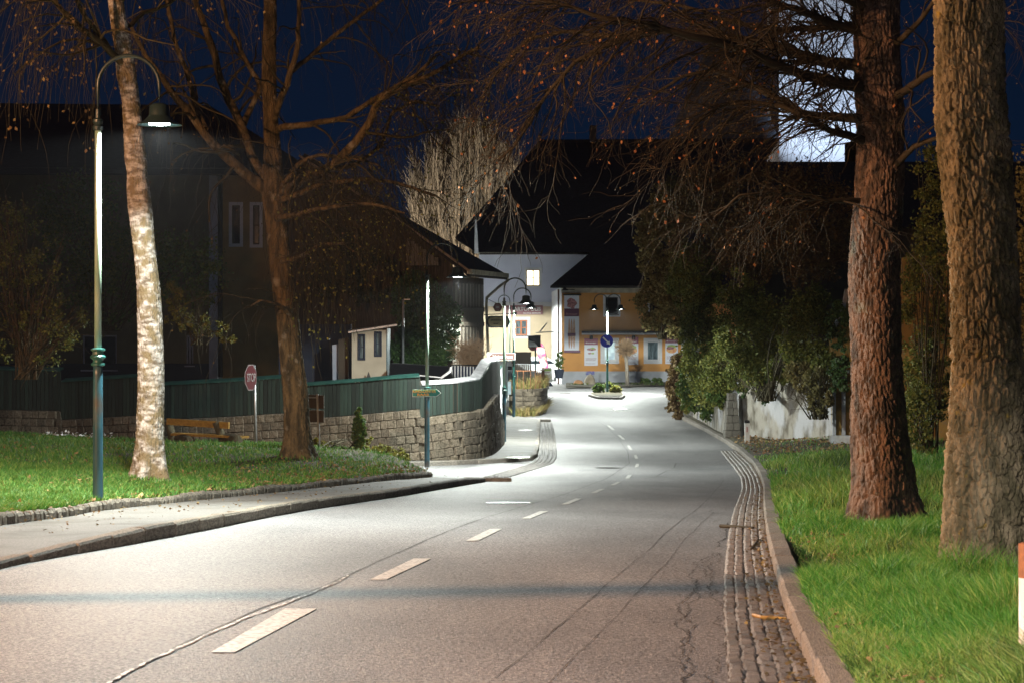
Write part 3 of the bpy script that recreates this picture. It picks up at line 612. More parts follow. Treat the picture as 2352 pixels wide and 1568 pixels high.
segs = [(-160, 136, 'fencecap'), (137, 340, 'fencecap'), (341, 684, 'fencecap'), (685, 966, 'fencecap'), (968, 1150, 'whitecap')]
for u0, u1, mk in segs:
    ii = [i for i in range(400) if u0 <= wuu[i] <= u1]; V = []; Fq = []
    for i in ii:
        X, Y = wpx[i, :2]; t = wpx[min(i+1, 399), :2]-wpx[max(i-1, 0), :2]; t = t/np.linalg.norm(t); q = (t[1], -t[0]); z = vz_at(FT, wuu[i], Y)
        for o, dz in ((-.02, .0), (-.02, .03), (-.26, .10), (-.26, .07)): V.append((X+q[0]*(o+.0)+0, Y+q[1]*o+.0, z+dz))
    for k in range(len(ii)-1): a = k*4; Fq += [(a, a+4, a+5, a+1), (a+1, a+5, a+6, a+2), (a+2, a+6, a+7, a+3), (a+3, a+7, a+4, a)]
    build('sloping_cap', V, Fq, M[mk], fence)
V, Fq = [], []
for i in range(0, 396):
    X, Y = wpx[i, :2]; V += [(X, Y+.105, vz_at(ST, wuu[i], Y)), (X, Y+.105, vz_at(FT, wuu[i], Y)-.02)]
for i in range(395): Fq.append((2*i, 2*i+2, 2*i+3, 2*i+1))
build('light_stop_sheet', V, Fq, M['wood_dark'], fence)  # dark sheet added to stop light showing through the board gaps
b = MB()
for i in range(60, 380, 40):
    X, Y = wpx[i, :2]; z = vz_at(FT, wuu[i], Y); b.box(X-.05, X+.05, Y+.12, Y+.22, z-.8, z-.02)
b.done('rear_posts', M['wood_dark'], fence)
# ------------------------------------------------------------------ buildings
def wall_panel(name, x0, x1, z0, z1, Y, holes, mt, parent, t=.3):
    xs = sorted({x0, x1, *[h[0] for h in holes], *[h[1] for h in holes]}); zs = sorted({z0, z1, *[h[2] for h in holes], *[h[3] for h in holes]})
    b = MB(); nxx = len(xs)
    V = [(x, Y, z) for z in zs for x in xs]; Fs = []
    for j in range(len(zs)-1):
        for i in range(nxx-1):
            cx, cz = (xs[i]+xs[i+1])/2, (zs[j]+zs[j+1])/2
            if any(h[0] < cx < h[1] and h[2] < cz < h[3] for h in holes): continue
            Fs.append((j*nxx+i, j*nxx+i+1, (j+1)*nxx+i+1, (j+1)*nxx+i))
    b.add(V, Fs)
    for h in holes:
        b.add([(h[0], Y, h[2]), (h[1], Y, h[2]), (h[1], Y, h[3]), (h[0], Y, h[3]), (h[0], Y+t, h[2]), (h[1], Y+t, h[2]), (h[1], Y+t, h[3]), (h[0], Y+t, h[3])],
              [(0, 4, 5, 1), (1, 5, 6, 2), (2, 6, 7, 3), (3, 7, 4, 0)])
    b.add([(x0, Y, z0), (x0, Y+t, z0), (x0, Y+t, z1), (x0, Y, z1), (x1, Y, z0), (x1, Y+t, z0), (x1, Y+t, z1), (x1, Y, z1)], [(0, 1, 2, 3), (4, 7, 6, 5), (3, 2, 6, 7)])
    return b.done(name, mt, parent)
def window(parent, h, Y, surround, frame, glass, mull=(1, 1), sw=.14, fw=.055, sill=None):
    x0, x1, z0, z1 = h
    if surround:
        b = MB(); y0, y1 = Y-.03, Y-.002
        b.box(x0-sw, x0, y0, y1, z0-sw, z1+sw); b.box(x1, x1+sw, y0, y1, z0-sw, z1+sw); b.box(x0, x1, y0, y1, z1, z1+sw); b.box(x0, x1, y0, y1, z0-sw, z0)
        b.done('window_surround', surround, parent)
    b = MB(); y0, y1 = Y+.06, Y+.12; nx_, nz_ = mull
    b.box(x0, x0+fw, y0, y1, z0, z1); b.box(x1-fw, x1, y0, y1, z0, z1); b.box(x0+fw, x1-fw, y0, y1, z1-fw, z1); b.box(x0+fw, x1-fw, y0, y1, z0, z0+fw)
    for i in range(1, nx_):
        c = x0+(x1-x0)*i/nx_; b.box(c-fw*.7, c+fw*.7, y0+.002, y1-.002, z0+fw, z1-fw)
    for j in range(1, nz_):
        c = z0+(z1-z0)*j/nz_
        for i in range(nx_):
            a0 = x0+(x1-x0)*i/nx_; a1 = x0+(x1-x0)*(i+1)/nx_; b.box(a0+fw, a1-fw, y0+.004, y1-.004, c-fw*.35, c+fw*.35)
    w = b.done('window', frame, parent)
    for i in range(nx_):
        for j in range(nz_):
            a0 = x0+(x1-x0)*i/nx_; a1 = x0+(x1-x0)*(i+1)/nx_; c0 = z0+(z1-z0)*j/nz_; c1 = z0+(z1-z0)*(j+1)/nz_
            build('pane', [(a0+.01, Y+.09, c0+.01), (a1-.01, Y+.09, c0+.01), (a1-.01, Y+.09, c1-.01), (a0+.01, Y+.09, c1-.01)], [(0, 1, 2, 3)], glass, w)
    if sill: MB().box(x0-.06, x1+.06, Y-.10, Y-.031, z0-.06, z0-.01).done('sill', sill, parent)
def hole(u0, u1, v0, v1, Y): return (XU(u0, Y), XU(u1, Y), ZV(v1, Y), ZV(v0, Y))
def roof(name, pts, mt, parent, th=.12):
    b = MB()
    for p in pts: b.prism(p, (0, 0, -th))
    return b.done(name, mt, parent)
# pale house with the ARTOPOLIS sign
Y = 138.; pale = thing('pale_house', 'pale two-coloured house with a huge dark roof and one lit window upstairs', 'house', (XU(1250, Y), Y, float(zr(Y))))
h1 = hole(1209, 1240, 620, 657, Y); h2 = hole(1183, 1211, 735, 770, Y); h3 = hole(1274, 1300, 735, 770, Y)
g0 = float(zr(Y))
wall_panel('upper_wall', XU(1100, Y), XU(1560, Y), ZV(697, Y), ZV(584, Y), Y, [h1], M['blueish'], pale)
MB().box(XU(1100, Y), XU(1560, Y), Y-.06, Y+.05, ZV(704, Y), ZV(694, Y)).done('string_course', M['white'], pale)
wall_panel('lower_wall', XU(1100, Y), XU(1560, Y), ZV(841, Y), ZV(704, Y), Y, [h2, h3], M['cream'], pale)
MB().box(XU(1100, Y), XU(1560, Y), Y-.06, Y+.05, ZV(848, Y), ZV(840, Y)).done('plinth_band', M['white'], pale)
wall_panel('plinth', XU(1100, Y), XU(1560, Y), g0-.3, ZV(847, Y), Y-.03, [], M['greyplinth'], pale)
window(pale, h1, Y, M['white'], M['brownwood'], M['litglass'], (2, 2), .13); window(pale, h2, Y, M['white'], M['redwood'], M['glass_blue'], (2, 2), .20, .075, M['brownwood']); window(pale, h3, Y, M['white'], M['brownwood'], M['glass_blue'], (2, 2), .2)
MB().box(XU(1098, Y), XU(1562, Y), Y-.5, Y+.02, ZV(584, Y), ZV(581, Y)).done('gutter', M['eave'], pale)
def PP(u, v, Y): return P(u, v, Y)
roof('roof', [[PP(1046, 546, Y+3), PP(1102, 581, Y-.5), PP(1620, 579, Y-.5), PP(1790, 318, Y+9), PP(1241, 321, Y+9), PP(1140, 440, Y+7)]], M['rooftile'], pale)
MB().box(XU(1355, 146), XU(1370, 146), 146, 147, ZV(325, 146), ZV(288, 146)).done('chimney', M['black'], pale)
MB().box(XU(1586, 146), XU(1612, 146), 146, 147, ZV(325, 146), ZV(286, 146)).done('chimney', M['black'], pale)
MB().prism([PP(1089, 582, Y-.8), PP(1099, 582, Y-.8), PP(1095, 508, Y-.8), PP(1091, 504, Y-.8)], (0, .3, 0)).done('white_gable_strip', M['white'], pale)
b = MB(); b.rod(PP(1471, 318, 146), PP(1471, 218, 146), .035); b.slab(PP(1464, 226, 146), PP(1484, 236, 146), .04, .04); b.slab(PP(1470, 241, 146), PP(1484, 241, 146), .03, .03)
tag(b.done('aerial', M['steel'], None, tuple(PP(1471, 318, 146))), 'thin television aerial mast on the ridge of the big dark roof', 'aerial')
t = thing('shop_sign', 'long mauve ARTOPOLIS sign on the cream wall of the pale house', 'sign', tuple(PP(1206, 712, Y-.1)))
MB().box(XU(1160, Y-.1), XU(1247, Y-.1), Y-.12, Y-.035, ZV(723, Y), ZV(702, Y)).done('board', M['mauve'], t)
text('ARTOPOLIS', XU(1211, Y-.13), ZV(710, Y-.13), 62*Y/F, 9*Y/F, Y-.14, M['signwhite'], t); text('GALERIE', XU(1222, Y-.13), ZV(719.5, Y-.13), 40*Y/F, 2.6*Y/F, Y-.14, M['signwhite'], t)
# orange bakery
Y = 123.; g0 = float(zr(Y)); bak = thing('orange_house', 'orange rendered shop with white-framed windows and a dark hipped roof', 'shop', (XU(1420, Y), Y, g0))
H = [hole(1391, 1419, 683, 722, Y), hole(1492, 1518, 683, 722, Y), hole(1385, 1416, 782, 829, Y), hole(1484, 1515, 782, 829, Y), hole(1570, 1600, 782, 829, Y)]
wall_panel('front_wall', XU(1291, Y), XU(1700, Y), ZV(853, Y), ZV(673, Y), Y, H, M['orange'], bak)
wall_panel('cornice', XU(1289, Y), XU(1700, Y), ZV(673, Y), ZV(659, Y), Y-.06, [], M['eave'], bak)
wall_panel('plinth', XU(1290, Y), XU(1700, Y), g0-.3, ZV(852, Y), Y-.05, [], M['greyplinth'], bak)
b = MB(); xl = XU(1290, Y); b.add([(xl, Y+.0, g0-.3), (xl-.35, Y+12, g0-.3), (xl-.35, Y+12, ZV(660, Y)), (xl, Y, ZV(660, Y))], [(0, 3, 2, 1)]); b.done('side_wall', M['white'], bak)
for k, h in enumerate(H): window(bak, h, Y, M['white'], M['black'] if k < 2 else M['white'], M['glass'] if k in (0, 1) else (M['blindglass'] if k == 2 else M['glass_blue']), (1, 1), .14, .05 if k < 2 else .10, M['black'] if k < 2 else None)
Ye = Y-.7; roof('roof', [[PP(1264, 657, Ye), PP(1740, 657, Ye), PP(1740, 500, Y+8), PP(1500, 484, Y+8), PP(1462, 492, Y+7)], [PP(1264, 657, Ye), PP(1462, 492, Y+7), PP(1330, 640, Y+14)]], M['rooftile'], bak)
MB().box(XU(1266, Ye), XU(1740, Ye), Ye-.06, Ye+.06, ZV(661, Ye), ZV(656.5, Ye)).done('gutter', M['black'], bak)
MB().rod((XU(1283, Ye+.3), Ye+.5, ZV(665, Y)), (XU(1283, Ye+.3), Ye+.5, g0), .05).done('downpipe', M['brownwood'], bak)
aw = thing('folded_awning', 'long closed awning box above the ground floor windows of the orange shop', 'awning', tuple(PP(1440, 764, Y)))
MB().box(XU(1336, Y), XU(1590, Y), Y-.22, Y-.035, ZV(765, Y), ZV(761, Y)).done('case', M['black'], aw); MB().box(XU(1336, Y), XU(1590, Y), Y-.20, Y-.036, ZV(769, Y), ZV(765, Y)).done('valance', M['white'], aw)
for u, lb in ((1358, 'small black wall light above the leftmost poster'), (1455, 'small black wall light above the poster behind the pollard tree'), (1548, 'small black wall light above the burger poster')):
    p = PP(u, 775, Y-.1); b = MB(); b.lathe([(.03, .12), (.09, .1), (.10, -.1), (.04, -.12)], p, 10); b.box(p.x-.03, p.x+.03, p.y, p.y+.1, p.z-.03, p.z+.03); tag(b.done('wall_light', M['black'], None, tuple(p)), lb, 'wall light', 'wall lights under the awning')
def poster(u0, u1, v0, v1, kind, label):
    p = PP((u0+u1)/2, v1, Y-.04); t = thing('poster', label, 'poster', tuple(p), 'posters on the orange wall'); y = Y-.06; w = u1-u0; h = v1-v0
    MB().box(XU(u0, Y), XU(u1, Y), y, Y-.004, ZV(v1, Y), ZV(v0, Y)).done('sheet', M['print_white'], t)
    MB().box(XU(u0, Y), XU(u1, Y), y-.004, y-.001, ZV(v0+.24*h, Y), ZV(v0, Y)).done('header', M['plumlight'], t)
    text('Burtmayr', XU((u0+u1)/2, y), ZV(v0+.17*h, y), .8*w*Y/F, .05*h*Y/F, y-.006, M['signwhite'], t, 0, .2)
    def el(cu, cv, ru, rv, m, nm='motif', dy=.004):
        c = PP(cu, cv, y-dy); build(nm, [(c.x+ru*Y/F*math.cos(a), c.y, c.z+rv*Y/F*math.sin(a)) for a in np.linspace(0, 2*math.pi, 14, endpoint=False)], [tuple(range(14))], m, t)
    um = (u0+u1)/2
    if kind == 'deli':
        el(um+1, v0+.40*h, .34*w, .05*h, M['rose']); el(um+4, v0+.36*h, .15*w, .03*h, M['leafprint'], dy=.008); el(um-3, v0+.55*h, .14*w, .03*h, M['rose'], dy=.006); el(um+4, v0+.55*h, .12*w, .03*h, M['leafprint'], dy=.007)
    else:
        el(um, v0+.48*h, .42*w, .13*h, M['burger']); el(um, v0+.36*h, .36*w, .06*h, M['leafprint'], dy=.008); el(um-3, v0+.42*h, .30*w, .06*h, M['rose'], dy=.010)
    for k, vv in enumerate((.72, .76, .80, .92)): MB().box(XU(u0+3, Y), XU(u1-3-k, Y), y-.004, y-.001, ZV(v0+(vv+.012)*h, Y), ZV(v0+vv*h, Y)).done('text_line', M['mauve'], t)
poster(1342, 1373, 777, 839, 'deli', 'leftmost poster on the orange wall, with sliced meat below a plum header')
poster(1437, 1466, 774, 837, 'burger', 'poster half hidden behind the pollard tree on the orange wall')
poster(1528, 1557, 773, 835, 'burger', 'poster with a big burger next to the hedge on the orange wall')
t = thing('hanging_banner', 'tall narrow shop banner with long bread sticks on the orange wall', 'banner', tuple(PP(1312, 808, Y-.4))); yb = Y-.3
MB().box(XU(1296, yb), XU(1330, yb), yb, yb+.02, ZV(806, yb), ZV(679, yb)).done('sheet', M['print_white'], t)
MB().box(XU(1296, yb), XU(1330, yb), yb-.004, yb-.001, ZV(727, yb), ZV(709, yb)).done('plum_band', M['plum'], t)
MB().box(XU(1296, yb), XU(1333, yb), yb-.02, yb+.04, ZV(809, yb), ZV(804, yb)).done('bottom_rail', M['plum'], t)
MB().box(XU(1294, yb), XU(1335, yb), yb-.02, yb+.28, ZV(679, yb), ZV(676, yb)).done('top_bracket', M['black'], t)
text('Burtmayr', XU(1313, yb), ZV(722, yb), 27*yb/F, 6*yb/F, yb-.008, M['mauve'], t, 0, .25)
for du, m in ((-5.5, 'bread'), (0, 'bread'), (5.5, 'bread')):
    V = [(XU(1313+du, yb)+2.6*yb/F*math.cos(a), yb-.006-abs(du)*.0004, ZV(766, yb)+34*yb/F*math.sin(a)) for a in np.linspace(0, 2*math.pi, 20, endpoint=False)]; build('bread_stick', V, [tuple(range(20))], M[m], t)
MB().box(XU(1304, yb), XU(1322, yb), yb-.014, yb-.011, ZV(772, yb), ZV(765, yb)).done('ribbon', M['plum'], t)
V = [(XU(1313, yb)+11*yb/F*math.cos(a)*(1+.15*math.cos(5*a)), yb-.012, ZV(697, yb)+12*yb/F*math.sin(a)*(1+.12*math.sin(4*a))) for a in np.linspace(0, 2*math.pi, 30, endpoint=False)]; build('cake_motif', V, [tuple(range(30))], M['rose'], t)
# bracket lights / retractable awning arm at the corner
b = MB(); b.slab(PP(1232, 832*.0+764, 121), PP(1283, 761, 122.8), .12, .05); b.slab(PP(1240, 762, 121), PP(1256, 742, 122), .05, .05); tag(b.done('awning_arm', M['steel'], None, tuple(PP(1283, 761, 122.8))), 'folding metal awning arm sticking out left of the orange shop corner', 'awning arm')
b = MB(); b.slab(PP(1297, 664.5, 122.2), PP(1320, 665.5, 122.2), .05, .05); b.lathe([(.05, .1), (.12, .02), (.22, -.06), (.1, -.1)], PP(1297, 665, 122.2), 10); tag(b.done('security_light', M['black'], None, tuple(PP(1312, 665, 122.9))), 'small black lamp on a bracket under the eave of the orange shop', 'lamp')
# barn
barn = thing('timber_barn', 'old timber barn with sagging dark roof, ivy and slatted gallery', 'barn', (XU(900, 66), 66, float(zr(66))))
A = PP(1076, 622, 64); B_ = PP(1165, 631, 76); C_ = PP(700, 352, 66); D_ = PP(716, 360, 78)
mid = PP(908, 489, 65); mid2 = PP(905, 484, 78)
roof('roof', [[C_, mid, PP(905, 480, 78.), D_], [mid, A, B_, mid2], [C_, D_, PP(640, 430, 78), PP(622, 440, 66)]], M['rooftile'], barn, .18)
b = MB(); b.slab(PP(690, 360, 65.9), PP(908, 500, 64.9), .06, .3, (0, -1, 0)); b.slab(PP(908, 500, 64.9), PP(1082, 626, 63.9), .06, .3, (0, -1, 0)); b.F and b.done('barge_board', M['barge'], barn)
b = MB(); b.slab(PP(1078, 624, 64), PP(1164, 633, 76), .14, .14); b.path([PP(1164, 634, 76), PP(1166, 645, 76), PP(1150, 656, 76), PP(1118, 684, 76), PP(1117, 700, 76), PP(1121, 808, 76)], .05); b.done('gutter_and_downpipe', M['eave'], barn)
b = MB(); gz = float(zr(66))-.5
b.prism([PP(1040, 598, 65.2), PP(890, 478, 66), PP(705, 358, 67), PP(648, 420, 67.5), PP(648, 900, 67.5), PP(1040, 900, 65.2)], (0, .25, 0)); b.done('gable_wall', M['wood_dark'], barn)
b = MB(); b.add([PP(1040, 632, 65.2), PP(1111, 640, 76), PP(1111, 870, 76), PP(1040, 890, 65.2)], [(0, 1, 2, 3)]); b.add([PP(1111, 640, 76), PP(1109, 640, 82), PP(1109, 870, 82), PP(1111, 870, 76)], [(0, 1, 2, 3)]); b.done('side_wall', M['wood_dark'], barn)
for k, u in enumerate((1046, 1053, 1061, 1069, 1077, 1084, 1091, 1098, 1105)):
    Yk = 65.2+(u-1040)/71*10.8-.12
    for v0, v1 in ((650+(u-1040)*.06, 706), (752, 806)):
        inst('gallery_slat', BLK['slat'][k % 6], barn, tuple(PP(u, (v0+v1)/2, Yk)), (0, 0, 1.2), (.30, .05, (v1-v0)*Yk/F))
for v in (712, 745, 812):
    b = MB(); b.slab(PP(1042, v, 65.0), PP(1110, v-.5, 75.7), .10, .14); b.done('gallery_rail', M['wood_dark'], barn)
for k in range(8):
    u = 938+k*9.2; v0 = 548+k*6.2
    inst('board', BLK['slat'][k % 6], barn, tuple(PP(u, (v0+610)/2, 65.0)), (0, 0, 0), (.11, .05, (610-v0)*65/F)).data = None or BLK['slat'][k % 6]
# dark house on the far left
Y = 82.; hs = thing('dark_house', 'dark ochre house with pale corner strip and two narrow white-framed windows', 'house', (XU(300, Y), Y, float(zr(Y))))
hA = hole(533, 551, 472, 560, Y); hB = hole(581, 596, 472, 562, Y); hC = hole(190, 268, 770, 848, Y); hD = hole(428, 444, 770, 838, Y)
wall_panel('front_wall', XU(-150, Y), XU(480, Y), ZV(835, Y), ZV(398, Y), Y, [hC, hD], M['darkwall'], hs)
wall_panel('ochre_wall', XU(510, Y), XU(720, Y), ZV(870, Y), ZV(398, Y), Y, [hA, hB], M['ochre'], hs)
wall_panel('plinth', XU(-150, Y), XU(481, Y), ZV(900, Y), ZV(834, Y), Y-.06, [], M['navy'], hs)
MB().box(XU(481, Y), XU(500, Y), Y-.12, Y+.3, ZV(870, Y), ZV(398, Y)).done('corner_strip', M['bluegrey'], hs)
MB().rod(PP(506, 400, Y-.1), PP(506, 865, Y-.1), .09).done('downpipe', M['black'], hs)
for h in (hA, hB): window(hs, h, Y, M['white'], M['black'], M['glass'], (1, 2), .12)
for h in (hC, hD): window(hs, h, Y, None, M['bluegrey'], M['glass'], (2, 1), sill=M['bluegrey'])
b = MB(); b.add([PP(-150, 400, Y-1), PP(740, 402, Y-1), PP(480, 242, Y+7), PP(-150, 236, Y+7)], [(0, 1, 2, 3)]); b.add([PP(740, 402, Y-1), PP(740, 402, Y+14), PP(480, 242, Y+7)], [(0, 1, 2)]); b.done('roof', M['rooftile'], hs)
MB().box(XU(128, Y), XU(170, Y), Y+5, Y+6, ZV(245, Y), ZV(215, Y)).done('chimney', M['black'], hs)
b = MB(); 
for j in range(12): 
    f = j/12; b.slab(PP(-150, 400-158*f, Y-1+8*f-.03), PP(740-260*f, 402-158*f, Y-1+8*f-.03), .03, .05)
b.done('tile_courses', M['black'], hs)
# lean-to, carport, cream shed
sh = thing('cream_shed', 'small cream rendered shed with two dark windows behind the green fence', 'shed', tuple(PP(850, 868, 60)))
Y = 60.; hs1 = hole(824, 836, 770, 824, Y); hs2 = hole(862, 874, 764, 816, Y)
wall_panel('front_wall', XU(808, Y), XU(887, Y), ZV(900, Y), ZV(758, Y), Y, [hs1, hs2], M['shed'], sh, .2)
for h in (hs1, hs2): window(sh, h, Y, M['navy'], M['navy'], M['glass_blue'], (1, 2), .035, .03)
MB().box(XU(887, Y)+.002, XU(890, Y), Y-.02, Y+1.5, ZV(900, Y), ZV(754, Y)).done('corner_trim', M['lampteal'], sh)
roof('roof', [[PP(800, 761, Y-.3), PP(912, 744, Y-.3), PP(905, 744, Y+3), PP(800, 758, Y+3)]], M['steel'], sh, .05)
MB().prism([PP(841, 868, Y-.5), PP(852, 868, Y-.5), PP(846, 853, Y-.5)], (0, .1, 0)).done('dark_notch', M['black'], sh)
b = MB(); b.box(XU(640, 63), XU(806, 63), 63, 63.2, ZV(880, 63), ZV(745, 63)); cp = b.done('open_shed_wall', M['navy'], None, tuple(PP(700, 868, 63))); tag(cp, 'dark blue shed wall between the weeping tree and the cream shed', 'shed wall')
b = MB(); b.prism([PP(764, 872, 61), PP(775, 872, 61), PP(775, 790, 61), PP(763, 792, 61)], (0, .3, 0)); tag(b.done('white_post', M['bluegrey'], None, tuple(PP(770, 870, 61))), 'pale square post left of the cream shed', 'post')
b = MB(); b.prism([PP(777, 872, 60.8), PP(800, 872, 60.8), PP(800, 775, 60.8), PP(777, 780, 60.8)], (0, .3, 0)); tag(b.done('brown_panel', M['brownbox'], None, tuple(PP(790, 870, 61))), 'dark brown wooden panel touching the cream shed', 'panel')
b = MB(); b.prism([PP(896, 868, 57), PP(1012, 868, 57), PP(1040, 870, 58), PP(1036, 842, 58), PP(896, 834, 58)], (0, 1.5, 0)); tag(b.done('dark_canopy', M['black'], None, tuple(PP(960, 868, 57))), 'low black canopy roof behind the green fence', 'canopy')
b = MB(); b.slab(PP(1012, 868, 56.8), PP(1034, 852, 56.8), .06, .06); b.slab(PP(1034, 852, 56.8), PP(1036, 842, 56.8), .05, .05); b.slab(PP(960, 861, 56.8), PP(1012, 866, 56.8), .03, .03); tag(b.done('canopy_edge', M['steel'], None, tuple(PP(1012, 868, 56.8))), 'bent metal edging of the black canopy', 'metal edging')
rl = thing('garden_railing', 'dark railing of thin upright bars behind the curved fence', 'railing', tuple(PP(1070, 868, 58)))
b = MB(); b.slab(PP(1030, 839, 58), PP(1112, 838, 60), .05, .04); b.done('top_rail', M['black'], rl)
for k in range(11): u = 1038+k*7; Yk = 58+k*.2; MB().rod(PP(u, 870, Yk), PP(u, 839, Yk), .012, n=5).done('bar', M['steel'], rl)
MB().add([PP(1030, 872, 60.5), PP(1112, 872, 60.5), PP(1112, 841, 60.5), PP(1030, 841, 60.5)], [(0, 1, 2, 3)]).done('dark_backing', M['navy'], rl)
b = MB(); b.rod(PP(926, 860, 62), PP(926, 688, 62), .035); b.box(XU(921, 62), XU(926, 62), 61.95, 62.05, ZV(868, 62), ZV(836, 62)); b.slab(PP(926, 688, 62), PP(942, 688, 62), .03, .03); tag(b.done('garden_pole', M['steel'], None, tuple(PP(926, 860, 62))), 'thin grey pole with a short arm standing before the ivy', 'pole')
# church tower, nave and spire
ch = thing('church', 'church with a floodlit white tower and slim dark spire behind the trees', 'church', (XU(1880, 170), 170, float(zr(130))))
b = MB(); x0, x1 = XU(1789, 170), XU(2010, 170); b.box(x0, x1, 170, 178, -2, 60); b.done('tower', M['tower'], ch)
for zz in (14, 22): MB().box(x0+2.6, x0+4.4, 169.9, 170.05, zz+3.5, zz+6.5).done('sound_window', M['black'], ch) if zz > 25 else None
roof('nave_roof', [[PP(1590, 372, 155), PP(2400, 372, 155), PP(2400, 520, 150), PP(1500, 520, 150)], [PP(1940, 370, 155), PP(1968, 370, 155), PP(1968, 325, 155), PP(1940, 328, 155)]], M['rooftile'], ch)
b = MB(); b.box(XU(1500, 151), XU(2500, 151), 151, 156, -2, ZV(500, 151)); b.done('nave_wall', M['darkwall'], ch)
b = MB(); ap = PP(1662, 22, 168); base = [PP(1530, 330, 165), PP(1794, 330, 165), PP(1794, 330, 172), PP(1530, 330, 172)]; b.add([ap]+base, [(0, 1, 2), (0, 2, 3), (0, 3, 4), (0, 4, 1)]); b.done('spire', M['slate'], ch)
spot('tower_floodlight', tuple(PP(1890, 420, 158)), (x0+5, 170, 24), 9500, (.66, .80, 1.0), 75, .6, .3)
# ------------------------------------------------------------------ right-hand garden wall, chapel wall
Yw = [(1700, 70), (1910, 61)]
gw = thing('garden_wall', 'long peeling white plaster garden wall under the overgrown hedge', 'wall', tuple(PP(1800, 1003, 65)))
def wallseg(a, bb, v0a, v0b, v1, mt, nm, par, th=.3, nseg=26, lump=.05):
    V, Fq = [], []
    for i in range(nseg+1):
        for j in range(12):
            f, g = i/nseg, j/11; u = a[0]+(bb[0]-a[0])*f; Yk = a[1]+(bb[1]-a[1])*f; v = (v0a+(v0b-v0a)*f)*(1-g)+v1*g
            p = PP(u, v, Yk); n_ = vnoise(np.array(p.x*2.3+9), np.array(p.z*2.5+5), 3)*lump; V.append((p.x, p.y+float(n_), p.z))
    for i in range(nseg):
        for j in range(11): q = i*12+j; Fq.append((q, q+12, q+13, q+1))
    for i in range(nseg): q = i*12+11; V_ = None
    n0 = len(V); V += [(x, y+th, z) for x, y, z in V[:n0]]
    Fq += [tuple(n0+k for k in f[::-1]) for f in Fq[:nseg*11]]
    for i in range(nseg): q = i*12+11; Fq.append((q, q+12, n0+q+12, n0+q))
    return build(nm, V, Fq, mt, par, smooth=True)
wallseg((1697, 69.5), (1925, 61), 1018, 1018, 850, M['plaster'], 'plaster_wall', gw)
wallseg((1590, 84), (1668, 71), 990, 1012, 850, M['plaster'], 'plaster_wall', gw)
wallseg((1548, 92), (1592, 84), 962, 985, 850, M['pilaster'], 'plaster_wall', gw)
bt = thing('wall_buttress', 'dark grey tapered block buttress leaning against the white garden wall', 'buttress', tuple(PP(1680, 1003, 69)))
for j in range(6):
    v = 995-j*17; w = (36-j*3.4)
    for k in (0, 1):
        wd_ = w*(.55 if (k+j) % 2 else .45); u = 1663+j*1.6+(0 if k == 0 else w-wd_)+wd_/2
        inst('block', R.choice(BLK['greyblock']), bt, tuple(PP(u, v, 68.9+j*.03)), (0, 0, 0), (wd_*69/F-.01, .7, 17*69/F-.012))
cw = thing('yellow_house', 'yellow rendered house front with white corner pilasters behind the tree trunk', 'house', tuple(PP(1935, 1010, 60)))
b = MB(); b.prism([PP(1916, 1012, 60), PP(2300, 1012, 60), PP(2300, 560, 60), PP(2010, 600, 60), PP(1938, 690, 60), PP(1930, 735, 60), PP(1908, 770, 60), PP(1912, 850, 60)], (0, .4, 0)); b.done('front_wall', M['yellow'], cw)
for u0, u1 in ((1912, 1920), (1934, 1942), (2128, 2140)): MB().box(XU(u0, 59.9), XU(u1, 59.9), 59.9, 59.99, ZV(1000, 60), ZV(850, 60)).done('white_pilaster', M['white'], cw)
b = MB(); b.slab(PP(1905, 772, 59.8), PP(1925, 735, 59.8), .1, .2, (0, -1, 0)); b.slab(PP(1930, 740, 59.8), PP(1945, 665, 59.8), .1, .15, (0, -1, 0)); b.done('gable_moulding', M['plaster'], cw); MB().box(XU(1908, 59.8), XU(1950, 59.8), 59.75, 59.98, ZV(856, 60), ZV(848, 60)).done('ledge', M['plaster'], cw)
wallseg((1908, 59.5), (1960, 59), 1022, 1022, 1000, M['plaster'], 'plinth', cw, lump=.1, nseg=6)
# ------------------------------------------------------------------ signs and street furniture
t = thing('bench', 'yellow wooden bench on round log legs in the grass below the stone wall', 'bench', tuple(PP(470, 1018, 51)))
for (pts, rr, yy) in (([(386, 966), (392, 990), (400, 1022)], .10, 51.6), ([(497, 968), (507, 995), (516, 1024)], .10, 50.6)):
    MB().path([tuple(PP(u, v, yy)) for u, v in pts], [rr, rr*.95, rr]).done('leg', M['log'], t, smooth=True)
MB().path([tuple(PP(410, 1005, 51.2)), tuple(PP(436, 1012, 50.6)), tuple(PP(440, 1024, 50.5))], [.12, .13, .12]).done('seat_block', M['log'], t); MB().path([tuple(PP(520, 1005, 50.5)), tuple(PP(545, 1010, 49.9)), tuple(PP(546, 1026, 49.8))], [.12, .13, .12]).done('seat_block', M['log'], t)
MB().slab(PP(384, 967, 51.4), PP(526, 976, 50.4), .05, .15, (0, 0, 1)).done('backrest', M['wood_bench'], t)
MB().slab(PP(402, 996, 51.3), PP(562, 1003, 50.0), .30, .05).done('seat', M['wood_bench'], t)
MB().slab(PP(400, 994, 51.5), PP(540, 1000, 50.6), .05, .04).done('rear_slat', M['wood_bench'], t)
t = thing('stop_sign', 'red octagonal stop sign seen at a slant on a galvanised post', 'road sign', tuple(PP(588, 1020, 52)))
MB().rod(PP(588, 1024, 52.2), PP(584, 838, 52.2), .032).done('post', M['steel'], t, smooth=True)
c = PP(576, 866, 51.85); ax = Vector((math.cos(1.02), -math.sin(1.02)*-1, 0)); ax = Vector((.34, .94, 0)).normalized(); nn = Vector((ax.y, -ax.x, 0))
def octa(r, off): return [c+nn*off+ax*(r*math.cos(math.pi/8+k*math.pi/4))+Vector((0, 0, r*math.sin(math.pi/8+k*math.pi/4))) for k in range(8)]
